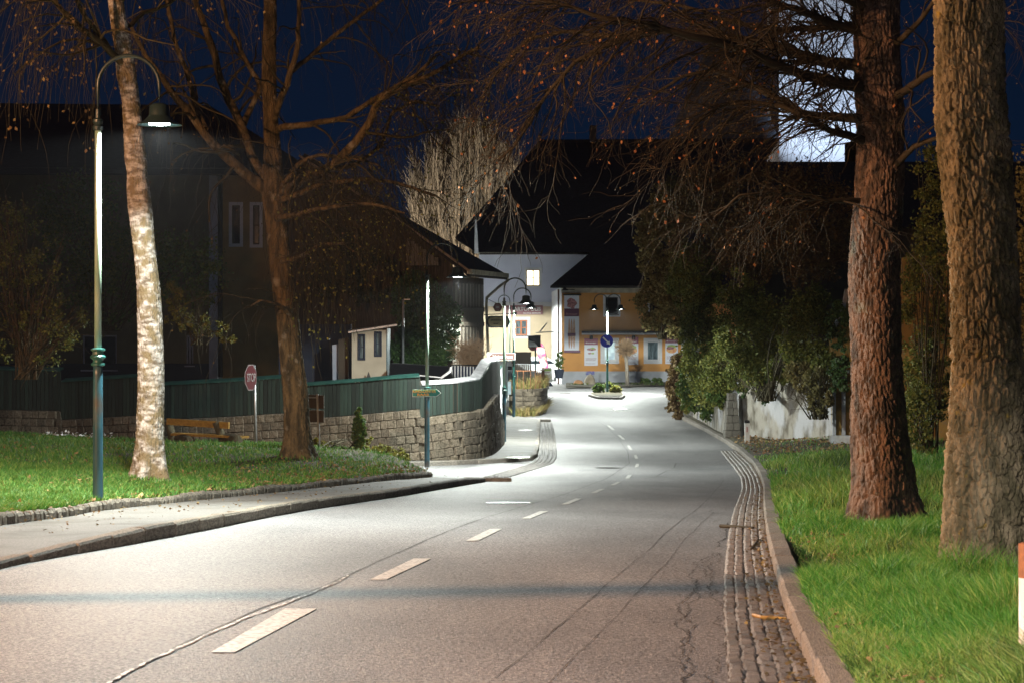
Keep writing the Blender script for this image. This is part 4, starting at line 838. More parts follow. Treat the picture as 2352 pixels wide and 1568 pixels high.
MB().prism(octa(.33, .0), -nn*.01).done('rim', M['backlit_letter'], t); MB().prism(octa(.305, .004), nn*.004).done('plate', M['backlit_red'], t)
o = text('STOP', c.x+nn.x*.015, c.z, .46, .2, c.y+nn.y*.015, M['backlit_letter'], t, math.atan2(ax.y, ax.x))
t = thing('arrow_sign', 'green arrow sign reading KINO-CENTER RAAB on the corner lamp post', 'direction sign', tuple(PP(980, 902, 49.7))); ys_ = 49.75
MB().prism([PP(947, 894, ys_), PP(1003, 893, ys_), PP(1013.5, 901.5, ys_), PP(1003, 910, ys_), PP(947, 910.5, ys_)], (0, .02, 0)).done('border', M['signwhite'], t)
MB().prism([PP(948, 895, ys_-.005), PP(1002.5, 894, ys_-.005), PP(1012, 901.5, ys_-.005), PP(1002.5, 909, ys_-.005), PP(948, 909.5, ys_-.005)], (0, .004, 0)).done('plate', M['signgreen'], t)
text('KINO-CENTER', XU(975, ys_), ZV(898, ys_), 53*ys_/F, 5.6*ys_/F, ys_-.012, M['signorange'], t); text('RAAB', XU(972, ys_), ZV(905.3, ys_), 27*ys_/F, 5.4*ys_/F, ys_-.012, M['signorange'], t)
t = thing('notice_board', 'back of a dark brown double notice board on a metal post beside the tree', 'notice board', tuple(PP(733, 1026, 47.5)))
b = MB(); b.rod(PP(733, 1030, 47.5), PP(729, 904, 47.5), .028); b.done('post', M['steel'], t)
for v0, v1 in ((905, 936), (940, 968)): b = MB(); b.prism([PP(709, v0, 47.9), PP(744, v0+2, 47.3), PP(744, v1+2, 47.3), PP(709, v1, 47.9)], (0, .06, 0)); b.done('board', M['brownbox'], t)
b = MB(); b.slab(PP(709, 974, 47.8), PP(733, 974, 47.5), .03, .03); b.slab(PP(709, 912, 47.8), PP(728, 912, 47.5), .03, .03); b.done('crossbar', M['steel'], t)
t = thing('direction_sign', 'brown arrow sign pointing left with the word Heimathaus', 'direction sign', tuple(PP(1120, 860, 70))); yy = 69.5
MB().rod(PP(1120, 900, 70), PP(1120, 808, 70), .04).done('post', M['signwhite'], t); MB().rod(PP(1180, 900, 70), PP(1180, 806, 70), .03).done('post', M['lampgreen'], t)
MB().box(XU(1122, yy), XU(1184, yy), yy, yy+.02, ZV(826.5, yy), ZV(810, yy)).done('border', M['steel'], t)
MB().prism([PP(1124, 818, yy-.01), PP(1131, 811.5, yy-.01), PP(1182, 811.5, yy-.01), PP(1182, 825, yy-.01), PP(1131, 825, yy-.01)], (0, .005, 0)).done('plate', M['signbrown'], t)
text('Heimathaus', XU(1155, yy), ZV(818.3, yy), 46*yy/F, 7.5*yy/F, yy-.014, M['signwhite'], t)
t = thing('hanging_sign', 'ornate black-framed tavern sign with tan board hanging from an iron bar', 'tavern sign', tuple(PP(1145, 737, 72))); yy = 72.
MB().slab(PP(1112, 723, yy), PP(1188, 720, yy), .03, .03).done('iron_bar', M['black'], t); MB().lathe([(.02, -.06), (.06, 0), (.02, .06)], PP(1184, 720, yy), 8).done('finial', M['black'], t)
def scal(w, h, k): return [PP(1144+w*math.copysign(abs(math.cos(a))**.5, math.cos(a))*(1+k*math.cos(8*a)), 739-h*math.copysign(abs(math.sin(a))**.5, math.sin(a))*(1+k*math.cos(6*a)), yy) for a in np.linspace(0, 2*math.pi, 48, endpoint=False)]
MB().prism(scal(26, 14, .05), (0, .05, 0)).done('frame', M['black'], t); b = MB().prism([p+Vector((0, -.012, 0)) for p in scal(21.5, 10.5, .03)], (0, .008, 0)).done('board', M['tan'], t)
text('JACKSONS', XU(1139, yy), ZV(736, yy), 25*yy/F, 5*yy/F, yy-.02, M['black'], t, 0, .1); text('TE', XU(1162, yy), ZV(735, yy), 6*yy/F, 5*yy/F, yy-.02, M['black'], t); text('and', XU(1139, yy), ZV(743, yy), 12*yy/F, 3.6*yy/F, yy-.02, M['black'], t, 0, .3)
t = thing('round_sign', 'small round dark red tavern sign above the hanging board', 'tavern sign', tuple(PP(1143, 706, 73)))
c = PP(1143, 706, 73); MB().prism([c+Vector((.145*math.cos(a)*(1+.06*math.cos(6*a)), 0, .15*math.sin(a)*(1+.06*math.cos(6*a)))) for a in np.linspace(0, 2*math.pi, 30, endpoint=False)], (0, .05, 0)).done('rim', M['signbrown'], t)
MB().prism([c+Vector((.10*math.cos(a), -.008, .10*math.sin(a))) for a in np.linspace(0, 2*math.pi, 24, endpoint=False)], (0, .005, 0)).done('badge', M['mauve'], t)
text('BIER', c.x, c.z, .12, .045, c.y-.012, M['signwhite'], t); MB().slab(PP(1118, 686, 73), PP(1140, 697, 73), .015, .015).done('stay', M['black'], t)
ix, iy, iz = island_xyz
t = thing('blue_arrow_sign', 'round blue keep-right sign with white diagonal arrow on the island lamp', 'road sign', tuple(PP(1394, 783, 108.6))); c = PP(1393.5, 783, 108.6); r = 14.8*108.6/F
MB().prism([c+Vector((r*math.cos(a), 0, r*math.sin(a))) for a in np.linspace(0, 2*math.pi, 32, endpoint=False)], (0, .02, 0)).done('plate', M['signblue'], t)
def rt(x, z): k = 108.6/F; return c+Vector((x*k, -.01, z*k))
q = math.sqrt(.5); d1 = Vector((q, 0, -q)); d2 = Vector((q, 0, q)); k = 108.6/F; s0 = c+Vector((0, -.01, 0))
MB().prism([s0+d1*(-12*k)+d2*(1.6*k), s0+d1*(4*k)+d2*(1.6*k), s0+d1*(3*k)+d2*(5.2*k), s0+d1*(12.5*k), s0+d1*(3*k)-d2*(5.2*k), s0+d1*(4*k)-d2*(1.6*k), s0+d1*(-12*k)-d2*(1.6*k)], (0, .004, 0)).done('arrow', M['signwhite'], t)
t = thing('traffic_mirror', 'square tilted traffic mirror with dark frame on a green post', 'traffic mirror', tuple(PP(1229, 880, 98)))
MB().rod(PP(1230, 895, 98), PP(1230, 800, 98), .035).done('post', M['lampgreen'], t); MB().prism([PP(1213, 771, 97.9), PP(1242, 769, 97.9), PP(1242, 797, 97.9), PP(1213, 798, 97.9)], (0, .08, 0)).done('frame', M['brownwood'], t)
MB().prism([PP(1214.5, 772.5, 97.85), PP(1241, 771, 97.85), PP(1241, 795.5, 97.85), PP(1214.5, 796.5, 97.85)], (0, .02, 0)).done('dark_glass', M['glass'], t)
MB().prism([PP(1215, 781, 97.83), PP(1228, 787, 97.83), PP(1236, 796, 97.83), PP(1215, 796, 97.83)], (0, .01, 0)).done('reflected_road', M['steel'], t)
c = PP(1224, 799, 98.4); tag(MB().prism([c+Vector((8.5*98/F*math.cos(a), 0, 6.5*98/F*math.sin(a))) for a in np.linspace(0, 2*math.pi, 24, endpoint=False)], (0, .03, 0)).done('red_disc', M['red'], None, tuple(c)), 'round red sign half hidden below the traffic mirror', 'road sign')
t = thing('beach_flag', 'curved pink and cream advertising flag beside the price board', 'flag', tuple(PP(1262, 868, 112)))
b = MB(); L = []; Rr_ = []
for i in range(13):
    f = i/12; v = 788+f*84; L.append(PP(1226+f*27, v, 112)); Rr_.append(PP(1243+16*math.sqrt(f)+4*f if f < 1 else 1262, v, 112))
V = [p for pr in zip(L, Rr_) for p in pr]; V = [Vector((p.x, p.y+.12*math.sin(i*.7), p.z)) for i, p in enumerate(V)]
build('cloth', V, [(2*i, 2*i+1, 2*i+3, 2*i+2) for i in range(12)], M['flag'], t, smooth=True); MB().path([tuple(p+Vector((.02, 0, 0))) for p in Rr_], .02).done('pole', M['black'], t)
t = thing('price_board', 'white pavement board with green header, leaning on its dark foot', 'advertising board', tuple(PP(1256, 884, 108)))
MB().prism([PP(1243, 845, 108), PP(1267, 843.5, 108), PP(1269, 876, 108), PP(1245, 878, 108)], (0, .05, 0)).done('panel', M['signwhite'], t)
MB().prism([PP(1246, 847, 107.98), PP(1265, 846, 107.98), PP(1265, 851, 107.98), PP(1246, 852.5, 107.98)], (0, .01, 0)).done('green_header', M['leafprint'], t)
for v in (854, 862, 869): MB().prism([PP(1247, v, 107.98), PP(1263, v-.8, 107.98), PP(1263, v+.7, 107.98), PP(1247, v+1.5, 107.98)], (0, .01, 0)).done('price_line', M['plumlight'], t)
MB().prism([PP(1247, 888, 107.8), PP(1270, 886, 107.8), PP(1266, 878, 107.8), PP(1250, 879, 107.8)], (0, .5, 0)).done('foot', M['navy'], t)
t = thing('delineator_post', 'white roadside marker post with black top in the right verge', 'marker post', tuple(PP(1717, 1018, 65)))
MB().prism([PP(1711, 1022, 65), PP(1722, 1022, 65), PP(1722, 971, 65), PP(1711, 971, 65)], (0, .10, 0)).done('post', M['signwhite'], t)
MB().prism([PP(1711, 971, 65.002), PP(1722, 971, 65.002), PP(1722, 965, 65.02), PP(1716, 963, 65.02), PP(1711, 965, 65.02)], (0, .1, 0)).done('black_cap', M['black'], t)
MB().box(XU(1715.5, 64.95), XU(1717, 64.95), 64.97, 64.99, ZV(991, 65), ZV(979, 65)).done('reflector', M['red'], t)
t = thing('edge_post', 'pale post with a rusty brown top cut by the right picture edge', 'marker post', (XU(2362, 9.7), 9.7, float(verge_z(XU(2362, 9.7), 9.7))))
p = PP(2362, 1325, 9.7); z0 = float(verge_z(p.x, 9.7))-.3; MB().lathe([(.042, 0), (.042, p.z-z0)], (p.x, 9.7, z0), 20).done('shaft', M['signwhite'], t, smooth=True); MB().lathe([(.044, 0), (.044, .15), (.03, .155)], (p.x, 9.7, p.z), 20).done('top', M['rust'], t)
# stair railing with slanted bars beside the wall end
t = thing('green_railing', 'green steel railing with slanting bars beside the end of the stone wall', 'railing', tuple(PP(1148, 972, 62)))
def rp_(f, g): a = PP(1146, 985, 60.5); c2 = PP(1165, 915, 76); d_ = PP(1137, 862, 60.5); e_ = PP(1164, 822, 76); return (a.lerp(c2, f)).lerp(d_.lerp(e_, f), g)
for g in (0.02, 1.0): MB().slab(rp_(0, g), rp_(1, g), .04, .04).done('rail', M['lampgreen'], t)
for f in (0, .33, .66, 1): MB().slab(rp_(f, 0), rp_(f, 1.03), .05, .05, (1, 0, 0)).done('post', M['lampgreen'], t)
for k in range(16): f = k/18; MB().slab(rp_(f, .04), rp_(min(f+.16, 1), .97), .02, .03, (1, 0, 0)).done('slanted_bar', M['steel'], t)
t = thing('display_case', 'pale blue notice case with wooden edge behind the green railing', 'display case', tuple(PP(1172, 905, 82)))
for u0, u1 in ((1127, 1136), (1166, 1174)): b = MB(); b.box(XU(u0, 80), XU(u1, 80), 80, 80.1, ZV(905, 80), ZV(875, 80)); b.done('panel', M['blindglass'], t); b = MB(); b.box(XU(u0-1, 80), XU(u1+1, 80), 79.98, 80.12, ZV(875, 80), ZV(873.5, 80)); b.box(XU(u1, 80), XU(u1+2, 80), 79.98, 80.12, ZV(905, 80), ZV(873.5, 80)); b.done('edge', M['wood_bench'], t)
# round stone planter
pl = thing('stone_planter', 'curved stone-block planter wall with grass at its foot', 'planter', tuple(PP(1212, 950, 88)))
pp_ = resample([(XU(1172, 87), 87.0, 0), (XU(1200, 86.5), 86.5, 0), (XU(1232, 87), 87., 0), (XU(1247, 89), 89., 0), (XU(1252, 93), 93, 0), (XU(1247, 99), 99, 0)], 120); pp_ = smooth_path(pp_, 30); pd = np.r_[0, np.cumsum(np.linalg.norm(np.diff(pp_[:, :2], axis=0), axis=1))]
gz = float(zr(88)); zt = ZV(897, 87.5)
V, Fq = [], []
for i in range(120): V += [(pp_[i, 0]-.05, pp_[i, 1]+.06, gz-.2), (pp_[i, 0]-.05, pp_[i, 1]+.06, zt-.02), (pp_[i, 0]*.0+XU(1205, 93), 93, zt-.02)]
for i in range(119): a = i*3; Fq += [(a, a+3, a+4, a+1), (a+1, a+4, a+2)]
build('earth_core', V, Fq, M['soil'], pl)
for row in range(5):
    d = R.uniform(0, .3); hh_ = (zt-gz)/5
    while d < pd[-1]-.2:
        w = R.uniform(.3, .6); X = np.interp(d+w/2, pd, pp_[:, 0]); Yq = np.interp(d+w/2, pd, pp_[:, 1]); X2 = np.interp(d+w/2+.1, pd, pp_[:, 0]); Y2 = np.interp(d+w/2+.1, pd, pp_[:, 1])
        inst('stone_block', R.choice(BLK['stone']), pl, (X, Yq, gz+hh_*(row+.5)), (0, 0, math.atan2(Y2-Yq, X2-X)), (w-.012, .22, hh_-.01)); d += w
for i in range(0, 118, 9):
    a, c2 = pp_[i], pp_[min(i+9, 119)]; MB().slab((a[0], a[1], zt+.04), (c2[0], c2[1], zt+.04), .36, .09).done('coping_stone', M['wallstone'], pl)
rr_ = thing('rusty_railing', 'rust-orange railing of thin bars standing on the stone planter', 'railing', tuple(PP(1210, 897, 88)))
for k in range(26):
    i = int(4+k*3.8); x, y = pp_[i, :2]; MB().rod((x-.03, y+.12, zt+.08), (x-.03, y+.12, zt+.80), .012, n=5).done('bar', M['rust'], rr_)
MB().path([(p[0]-.03, p[1]+.12, zt+.81) for p in pp_[3:105:4]], .02, 6).done('top_rail', M['rust'], rr_)
# brown bin enclosure
t = thing('bin_enclosure', 'dark brown wooden box fence with upright boards behind the planter', 'enclosure', tuple(PP(1215, 880, 95)))
MB().box(XU(1175, 95), XU(1220, 95), 95, 96, ZV(835, 95), ZV(808, 95)).done('upper_panel', M['brownbox'], t)
for k in range(9): u = 1177+k*5; inst('board', BLK['slat'][k % 6], t, tuple(PP(u+2, 862, 95.1)), (0, 0, 0), (.085, .04, 52*95/F))
for c_ in t.children:
    if c_.name.startswith('board'): pass
# cars behind the planter
def car(label, x, y, z, face):
    t = thing('parked_car', label, 'car', (x, y, z)); s = face
    prof = [(-2.1, .25), (-2.15, .6), (-2.0, .95), (-1.6, 1.02), (-1.05, 1.42), (.35, 1.45), (1.05, 1.02), (1.9, .88), (2.1, .6), (2.08, .25)]
    V = []; n = len(prof)
    for yy, k in ((-.86, .97), (-.80, 1), (.80, 1), (.86, .97)): V += [(x+s*px*k, y+yy*(1 if pz < 1.0 else .84), z+pz*(.98 if abs(yy) > .82 else 1)) for px, pz in prof]
    Fs = [tuple(range(n)), tuple(range(4*n-1, 3*n-1, -1))]
    for r_ in range(3): Fs += [(r_*n+i, r_*n+(i+1) % n, (r_+1)*n+(i+1) % n, (r_+1)*n+i) for i in range(n)]
    build('body', V, Fs, M['carwhite'], t)
    MB().add([(x+s*-1.5, y-.745, z+1.02), (x+s*-1.05, y-.70, z+1.36), (x+s*.32, y-.70, z+1.39), (x+s*.9, y-.745, z+1.03)], [(0, 1, 2, 3)]).done('side_window', M['glass'], t)
    for px in (-1.3, 1.3):
        w = MB(); V, Fs = tubes(np.array([[(x+s*px, y-.90, z+.32), (x+s*px, y-.70, z+.32)]], float), np.array([[.32, .32]]), 20, cap=True); w.add(V, Fs); w.done('wheel', M['tyre'], t)
    MB().box(x+s*-2.16-.02, x+s*-2.16+.02, y-.8, y-.55, z+.65, z+.85).done('tail_light', M['taillight'], t)
    MB().box(x+s*2.08-.03, x+s*2.08+.03, y-.8, y-.5, z+.62, z+.76).done('headlight', M['signwhite'], t)
g0 = float(zr(128)); car('white car parked left of the brown enclosure, red tail light showing', XU(1158, 104), 104, float(zr(104))+.35, 1); car('white car parked behind the advertising flag near the shop corner', XU(1240, 130), 130, g0, 1)
t = thing('potted_conifer', 'bright green clipped conifer in a grey pot at the shop corner', 'potted plant', tuple(PP(1283, 872, 119))); p = PP(1284, 868, 119)
MB().lathe([(.2, 0), (.28, .45), (.26, .5)], (p.x, p.y, p.z), 16).done('pot', M['navy'], t)
q = blob([(p.x, p.y, p.z+1.0, .24, .24, .55)], 900, .5, .2); V, Fq = quads_leaf(q, .09, hang=False); build('foliage', V, Fq, M['leaf_green'], t)
# rocks and planting before the orange shop
def rock(u, v, ru, rv, Y, m, label, pw=2.0, nm='boulder'):
    c = PP(u, v, Y); b = MB(); V = []; Fs = []; n, k = 16, 9
    for j in range(k):
        g = j/(k-1); rr = (1-g**pw)**.5 if g < 1 else .02
        for i in range(n):
            a = 2*math.pi*i/n; q = rr*(1+.12*math.sin(3*a+u)+R.uniform(-.06, .06)); V.append((c.x+ru*Y/F*q*math.cos(a), c.y+ru*Y/F*.7*q*math.sin(a), c.z-.05+g*rv*2*Y/F))
    for j in range(k-1):
        for i in range(n): Fs.append((j*n+i, j*n+(i+1) % n, (j+1)*n+(i+1) % n, (j+1)*n+i))
    Fs.append(tuple((k-1)*n+i for i in range(n))); o = build(nm, V, Fs, M[m], None, origin=tuple(c), smooth=True); return tag(o, label, 'rock')
rock(1327, 887, 11, 9, 120.5, 'rock_orange', 'orange squared stone block before the white plinth of the shop', 5); rock(1356, 888, 15, 16, 120, 'rock', 'pointed brown boulder standing before the white plinth of the shop', 1.6)
t = thing('blue_lettering', 'short run of small blue letters on the white plinth above the boulder', 'lettering', tuple(PP(1356, 858, 122.8))); text('LEITNER', XU(1356, 122.8), ZV(855.5, 122.8), 20*122.8/F, 7*122.8/F, 122.85, M['signblue'], t)
b = MB(); b.rod(PP(1376, 877, 121.5), PP(1376, 856, 121.5), .02); b.rod(PP(1380, 877, 121.5), PP(1380, 856, 121.5), .02); b.rod(PP(1376, 862, 121.5), PP(1380, 862, 121.5), .015); tag(b.done('metal_stakes', M['steel'], None, tuple(PP(1378, 877, 121.5))), 'pair of thin metal stakes right of the pointed boulder', 'stakes')
fb = build('flower_bed', [G(1300, 892), G(1560, 886), PP(1560, 878, 121.9), PP(1300, 880, 121.9)], [(0, 1, 2, 3)], M['soil'], kind='structure')
for v_ in fb.data.vertices: v_.co.z += .05
# traffic island
isl = thing('traffic_island', '', '', (ix, iy, iz)); del isl['label']; del isl['category']; isl['kind'] = 'structure'
ipts = [(1351, 909), (1372, 916), (1428, 917), (1436, 911), (1432, 904), (1365, 903)]
b = MB(); b.prism([G(*p, 0.0)+Vector((0, 0, -.02)) for p in ipts], (0, 0, .13)); b.done('kerb', M['granite'], isl); b = MB(); b.prism([Vector((ix, iy, 0)).lerp(G(*p, 0.0), .9) for p in ipts], (0, 0, .01)); 
b2 = MB(); b2.prism([(Vector((ix, iy, iz)).lerp(G(*p, 0.0), .88))+Vector((0, 0, .05)) for p in ipts], (0, 0, .08)); b2.done('island_soil', M['soil'], isl)
def shrub(label, cs, n, size, mk, cat='shrub', nm='shrub', group=None, stems=0, hang=False, lump=.35, shell=.55, core=True, stemmat='twig'):
    c0 = cs[0]; t = thing(nm, label, cat, (c0[0], c0[1], min(c[2]-c[5] for c in cs)), group)
    q = blob(cs, n, lump, shell); V, Fq = quads_leaf(q, size, hang=hang); build('foliage', V, Fq, M[mk], t)
    if stems:
        A = []; 
        for i in range(stems):
            c = R.choice(cs); b0 = np.array([c0[0]+R.gauss(0, .12), c0[1]+R.gauss(0, .12), min(k[2]-k[5] for k in cs)]); e = np.array([c[0]+R.uniform(-.8, .8)*c[3], c[1]+R.uniform(-.8, .8)*c[4], c[2]+R.uniform(.2, 1)*c[5]])
            m = (b0+e)/2+np.array([R.gauss(0, .15), R.gauss(0, .15), .1]); A.append(resample([b0, m, e], 6))
        A = np.array(A); Rr = np.full((stems, 1), .02)*np.linspace(1, .3, 6)[None]; B1, R1 = grow(A, Rr, stems*6, (.3, .9), .5, .02)
        V1, F1 = tubes(A, Rr, 4); V2, F2 = tubes(B1, R1, 3); V, Fq = joinV([(V1, F1), (V2, F2)]); build('stems', V, Fq, M[stemmat], t)
    return t
def E(u, v, Y, ru, rv, ry=None): p = PP(u, v, Y); s = Y/F; return (p.x, p.y, p.z, ru*s, (ry if ry is not None else ru)*s, rv*s)
shrub('round dark green shrub left of the post on the traffic island', [E(1376, 892, 108.6, 13, 13)], 2600, .10, 'leaf_green', group='shrubs on the traffic island', shell=.3)
shrub('yellow-tipped shrub right of the post on the traffic island', [E(1414, 893, 108.6, 11, 12)], 2000, .11, 'leaf_yellow', group='shrubs on the traffic island', shell=.3)
shrub('small rounded shrub behind the post on the traffic island', [E(1399, 884, 109.5, 9, 9)], 1500, .09, 'leaf_dark', group='shrubs on the traffic island', shell=.3)
for u, lb in ((1482, 'low green bush at the plinth, left of the two'), (1510, 'low green bush at the plinth, right of the two')): shrub(lb, [E(u, 874, 121, 13, 6)], 1400, .10, 'leaf_green', group='low bushes before the orange shop', shell=.3)
q = np.array([[XU(R.uniform(1310, 1550), 121), R.uniform(119.5, 121.6), float(zr(120))+.08] for _ in range(1500)]); V, Fq = quads_leaf(q, .12, .3); bc = build('bed_plants', V, Fq, M['leaf_green'], None, kind='stuff')
# ------------------------------------------------------------------ grass, litter
def blades(name, pts, h, w, mt, lean=.35, kind='stuff', parent=None):
    n = len(pts); a = NR.uniform(0, 2*np.pi, n); h = h*NR.uniform(.55, 1.25, n); dx = np.stack([np.cos(a), np.sin(a), np.zeros(n)], 1)*w[:, None]
    l = NR.normal(0, lean, (n, 2))*h[:, None]; l = np.c_[l, np.zeros(n)]; up = np.zeros((n, 3)); up[:, 2] = h
    b0 = pts-dx; b1 = pts+dx; m0 = pts+up*.55+l*.35-dx*.7; m1 = pts+up*.55+l*.35+dx*.7; tp = pts+up*.93+l
    V = np.stack([b0, b1, m1, m0, tp], 1).reshape(-1, 3); k = np.arange(n)[:, None]*5
    Fq = np.concatenate([k+np.array([[0, 1, 2]]), k+np.array([[0, 2, 3]]), k+np.array([[3, 2, 4]])]); return build(name, V, Fq, mt, parent, kind=kind)
def scatter_y(n, y0, y1, p=2.0):
    u = NR.uniform(0, 1, n); a, c = y0**(1-p), y1**(1-p); return (a+(c-a)*u)**(1/(1-p))
n = 210000; y = scatter_y(n, 8.5, 62, 1.9); xk = np.interp(y, kr[:, 1], kr[:, 0])+.13; x = xk+NR.uniform(0, 1, n)**1.0*np.minimum(6.5, (2420-1176)*y/F+.4-xk).clip(.2)
cl = vnoise(x*1.7, y*1.2, 5)*.6+vnoise(x*5, y*4, 6)*.4; keep = (NR.uniform(0, 1, n) < .25+cl*1.1)&~((y > 56)&(NR.uniform(0, 1, n) < .75)); x, y, cl = x[keep], y[keep], cl[keep]
z = verge_z(x, y)-.01; edge = np.clip((x-np.interp(y, kr[:, 1], kr[:, 0])-.13)/.8, .0, 1)
pat = vnoise(x*.9+3, y*.45, 41)*.6+vnoise(x*2.7, y*1.6, 42)*.4+NR.normal(0, .09, len(x)); hgt = (.10+.34*cl**1.5)*(.35+.65*edge)*np.where(y > 52, .5, 1)*(.6+.9*vnoise(x*.8+1, y*.6, 44))
for (uu, vv, YY) in ((2030, 1203, 23.7), (2255, 1388, 16.5)): hgt = np.where(np.hypot(x-XU(uu, YY), (y-YY)*.7) < 1.1, hgt*.55, hgt)
for nm_, mk_, m_ in (('long_grass', 'grass', pat < .5), ('pale_grass', 'grass_pale', (pat >= .5) & (pat < .66)), ('dark_grass', 'grass_dark', pat >= .66)):
    blades(nm_, np.stack([x, y, z], 1)[m_], hgt[m_], (.0030+.00011*y)[m_], M[mk_], .5)
n = 120000; y = scatter_y(n, 19.5, 54.5, 1.7); xk = np.where(y < kb[-1, 1], np.interp(y, kb[:, 1], kb[:, 0])-.10, kb[-1, 0]-(y-kb[-1, 1])*.22-.1); x = xk-NR.uniform(0, 1, n)*np.maximum(.5, xk+1190*y/F)
cl = vnoise(x*1.5, y*1.1, 15)*.6+vnoise(x*5, y*4, 16)*.4; keep = NR.uniform(0, 1, n) < .3+cl; x, y, cl = x[keep], y[keep], cl[keep]
blades('short_grass', np.stack([x, y, bank_z(x, y)-.01], 1), .04+.09*cl, .003+.00011*y, M['grass_short'], .5)
def litter(name, n, xf, y0, y1, zf, size, mt, p=1.7):
    y = scatter_y(n, y0, y1, p); x = xf(y, n); q = np.stack([x, y, zf(x, y)+.015], 1); V, Fq = quads_leaf(q, size, .75); return build(name, V, Fq, mt, None, kind='stuff')
xb = lambda y: np.interp(y, kb[:, 1], kb[:, 0])
litter('fallen_leaves', 9000, lambda y, n: xb(y)-.12-np.abs(NR.normal(0, 1.1, n)), 20, 44, bank_z, .06, M['litter'])
litter('fallen_leaves', 2600, lambda y, n: NR.uniform(-13, -5.5, n), 24, 54, bank_z, .08, M['litter'])
xr_ = lambda y: np.interp(y, kr[:, 1], kr[:, 0])
litter('gutter_leaves', 900, lambda y, n: xr_(y)-np.abs(NR.normal(0, .10, n))-.01, 9.5, 64, lambda x, y: zr(y)+.02, .034, M['leaf_brown'])
litter('verge_leaves', 2000, lambda y, n: xr_(y)+.2+NR.uniform(0, 4.5, n), 56, 68, lambda x, y: verge_z(x, y)+.03, .085, M['litter'], 1.2)
litter('verge_leaves', 2200, lambda y, n: xr_(y)+.18+np.abs(NR.normal(0, 1.1, n)), 9, 45, lambda x, y: verge_z(x, y)+.04, .03, M['litter'])
litter('pavement_debris', 420, lambda y, n: xb(y)+NR.uniform(0.05, 1.2, n)**1.5, 20, 44, lambda x, y: zr(y)+.125, .035, M['leaf_brown'])
q = np.array([[XU(R.uniform(100, 260), yy_), yy_, 0] for yy_ in NR.uniform(50, 55, 130)]); q[:, 2] = bank_z(q[:, 0], q[:, 1])+.08; V, Fq = quads_leaf(q, .07, .6); build('snowdrops', V, Fq, M['whiteflower'], None, kind='stuff')
# gutter twigs and the pink flowers in the verge
for pts, r_, lb, m in ((((1655, 1207), (1690, 1209), (1730, 1211)), .022, 'short dark stick lying across the cobbled gutter', 'twig_dark'), (((1730, 1411), (1750, 1416), (1806, 1419)), .012, 'thin forked yellowish twig lying on the gutter cobbles', 'wood_bench'), (((1725, 1260), (1742, 1238), (1752, 1240)), .010, 'crooked dark twig beside the kerb in the gutter', 'twig_dark')):
    A = [tuple(G(*p_, .03)) for p_ in pts]; o = MB().path(A, [r_, r_, r_*.7], 6).done('fallen_twig', M[m], None, A[0]); tag(o, lb, 'twig', 'fallen twigs in the gutter')
for u, v, lb in ((2128, 1441, 'small pink flower head in the long grass, lower of the two'), (2216, 1412, 'taller pink flower spike in the long grass near the big trunk')):
    yy = 12.6; p = PP(u, v, yy); t = thing('pink_flower', lb, 'flower', (p.x, p.y, float(verge_z(p.x, p.y))), 'pink flowers in the verge')
    MB().rod((p.x+.03, p.y, float(verge_z(p.x, p.y))), tuple(p), .003, n=5).done('stem', M['grass'], t); q = np.array([p])+NR.normal(0, [.010, .010, .022], (40, 3)); V, Fq = quads_leaf(q, .022); build('petals', V, Fq, M['violet'], t)
# ------------------------------------------------------------------ trees
def trunk(parent, name, keys, Y, mt, nu=140, nv=320, cell=(.085, .17), depth=.022, seed=1, flare=True, ridge=None):
    k = resample([(u, v, r) for u, v, r in keys], nv); s = Y/F
    th = np.linspace(0, 2*np.pi, nu, endpoint=False); rad0 = float(np.mean(k[:, 2])*s); ncell = max(5, round(2*np.pi*rad0/cell[0]))
    cx, cz, rr = (k[:, 0]-1176)*s, CH-(k[:, 1]-784)*s, k[:, 2]*s
    TH, ZZ = np.meshgrid(th, cz); RR = np.repeat(rr[:, None], nu, 1)
    wx = TH/(2*np.pi)*ncell; wob = (vnoise(np.cos(TH)*3+7, ZZ*3, seed)+vnoise(np.sin(TH)*3+3, ZZ*5, seed+2))*.9
    d1, d2 = worley(wx+wob*.35, ZZ/cell[1]+wob*.5, ncell, seed); cre = np.clip((d2-d1)*3.2, 0, 1)**.6
    d3, d4 = worley(wx*2+wob*.3, ZZ/cell[1]*2.3, ncell*2, seed+5); cre = cre*.75+.25*np.clip((d4-d3)*3, 0, 1)
    lump = (vnoise(np.cos(TH)*1.6+4, ZZ*1.3+np.sin(TH), seed+9)-.5)*rr[:, None]*.12
    t_ = np.clip((ZZ-cz.min())/.8, 0, 1); fl = (1-t_)**2.2*(.20*np.cos(TH*5+seed)+.12*np.cos(TH*3+1)+.18)*RR*1.2
    fine = (vnoise(TH*rad0*90, ZZ*30, seed+20)-.5)*.8+(vnoise(TH*rad0*42, ZZ*16, seed+21)-.5)
    cre = cre+fine*.36
    rad = RR-depth*(1-cre)+lump*(1 if flare else .4)+fl
    V = np.stack([np.repeat(cx[:, None], nu, 1)+rad*np.cos(TH), Y+rad*np.sin(TH), ZZ], -1).reshape(-1, 3)
    i = np.arange(nv*nu).reshape(nv, nu); b = np.roll(i, -1, 1); Fq = np.stack([i[:-1], b[:-1], b[1:], i[1:]], -1).reshape(-1, 4)
    return build(name, V, Fq[:, ::-1], mt, parent, smooth=True)
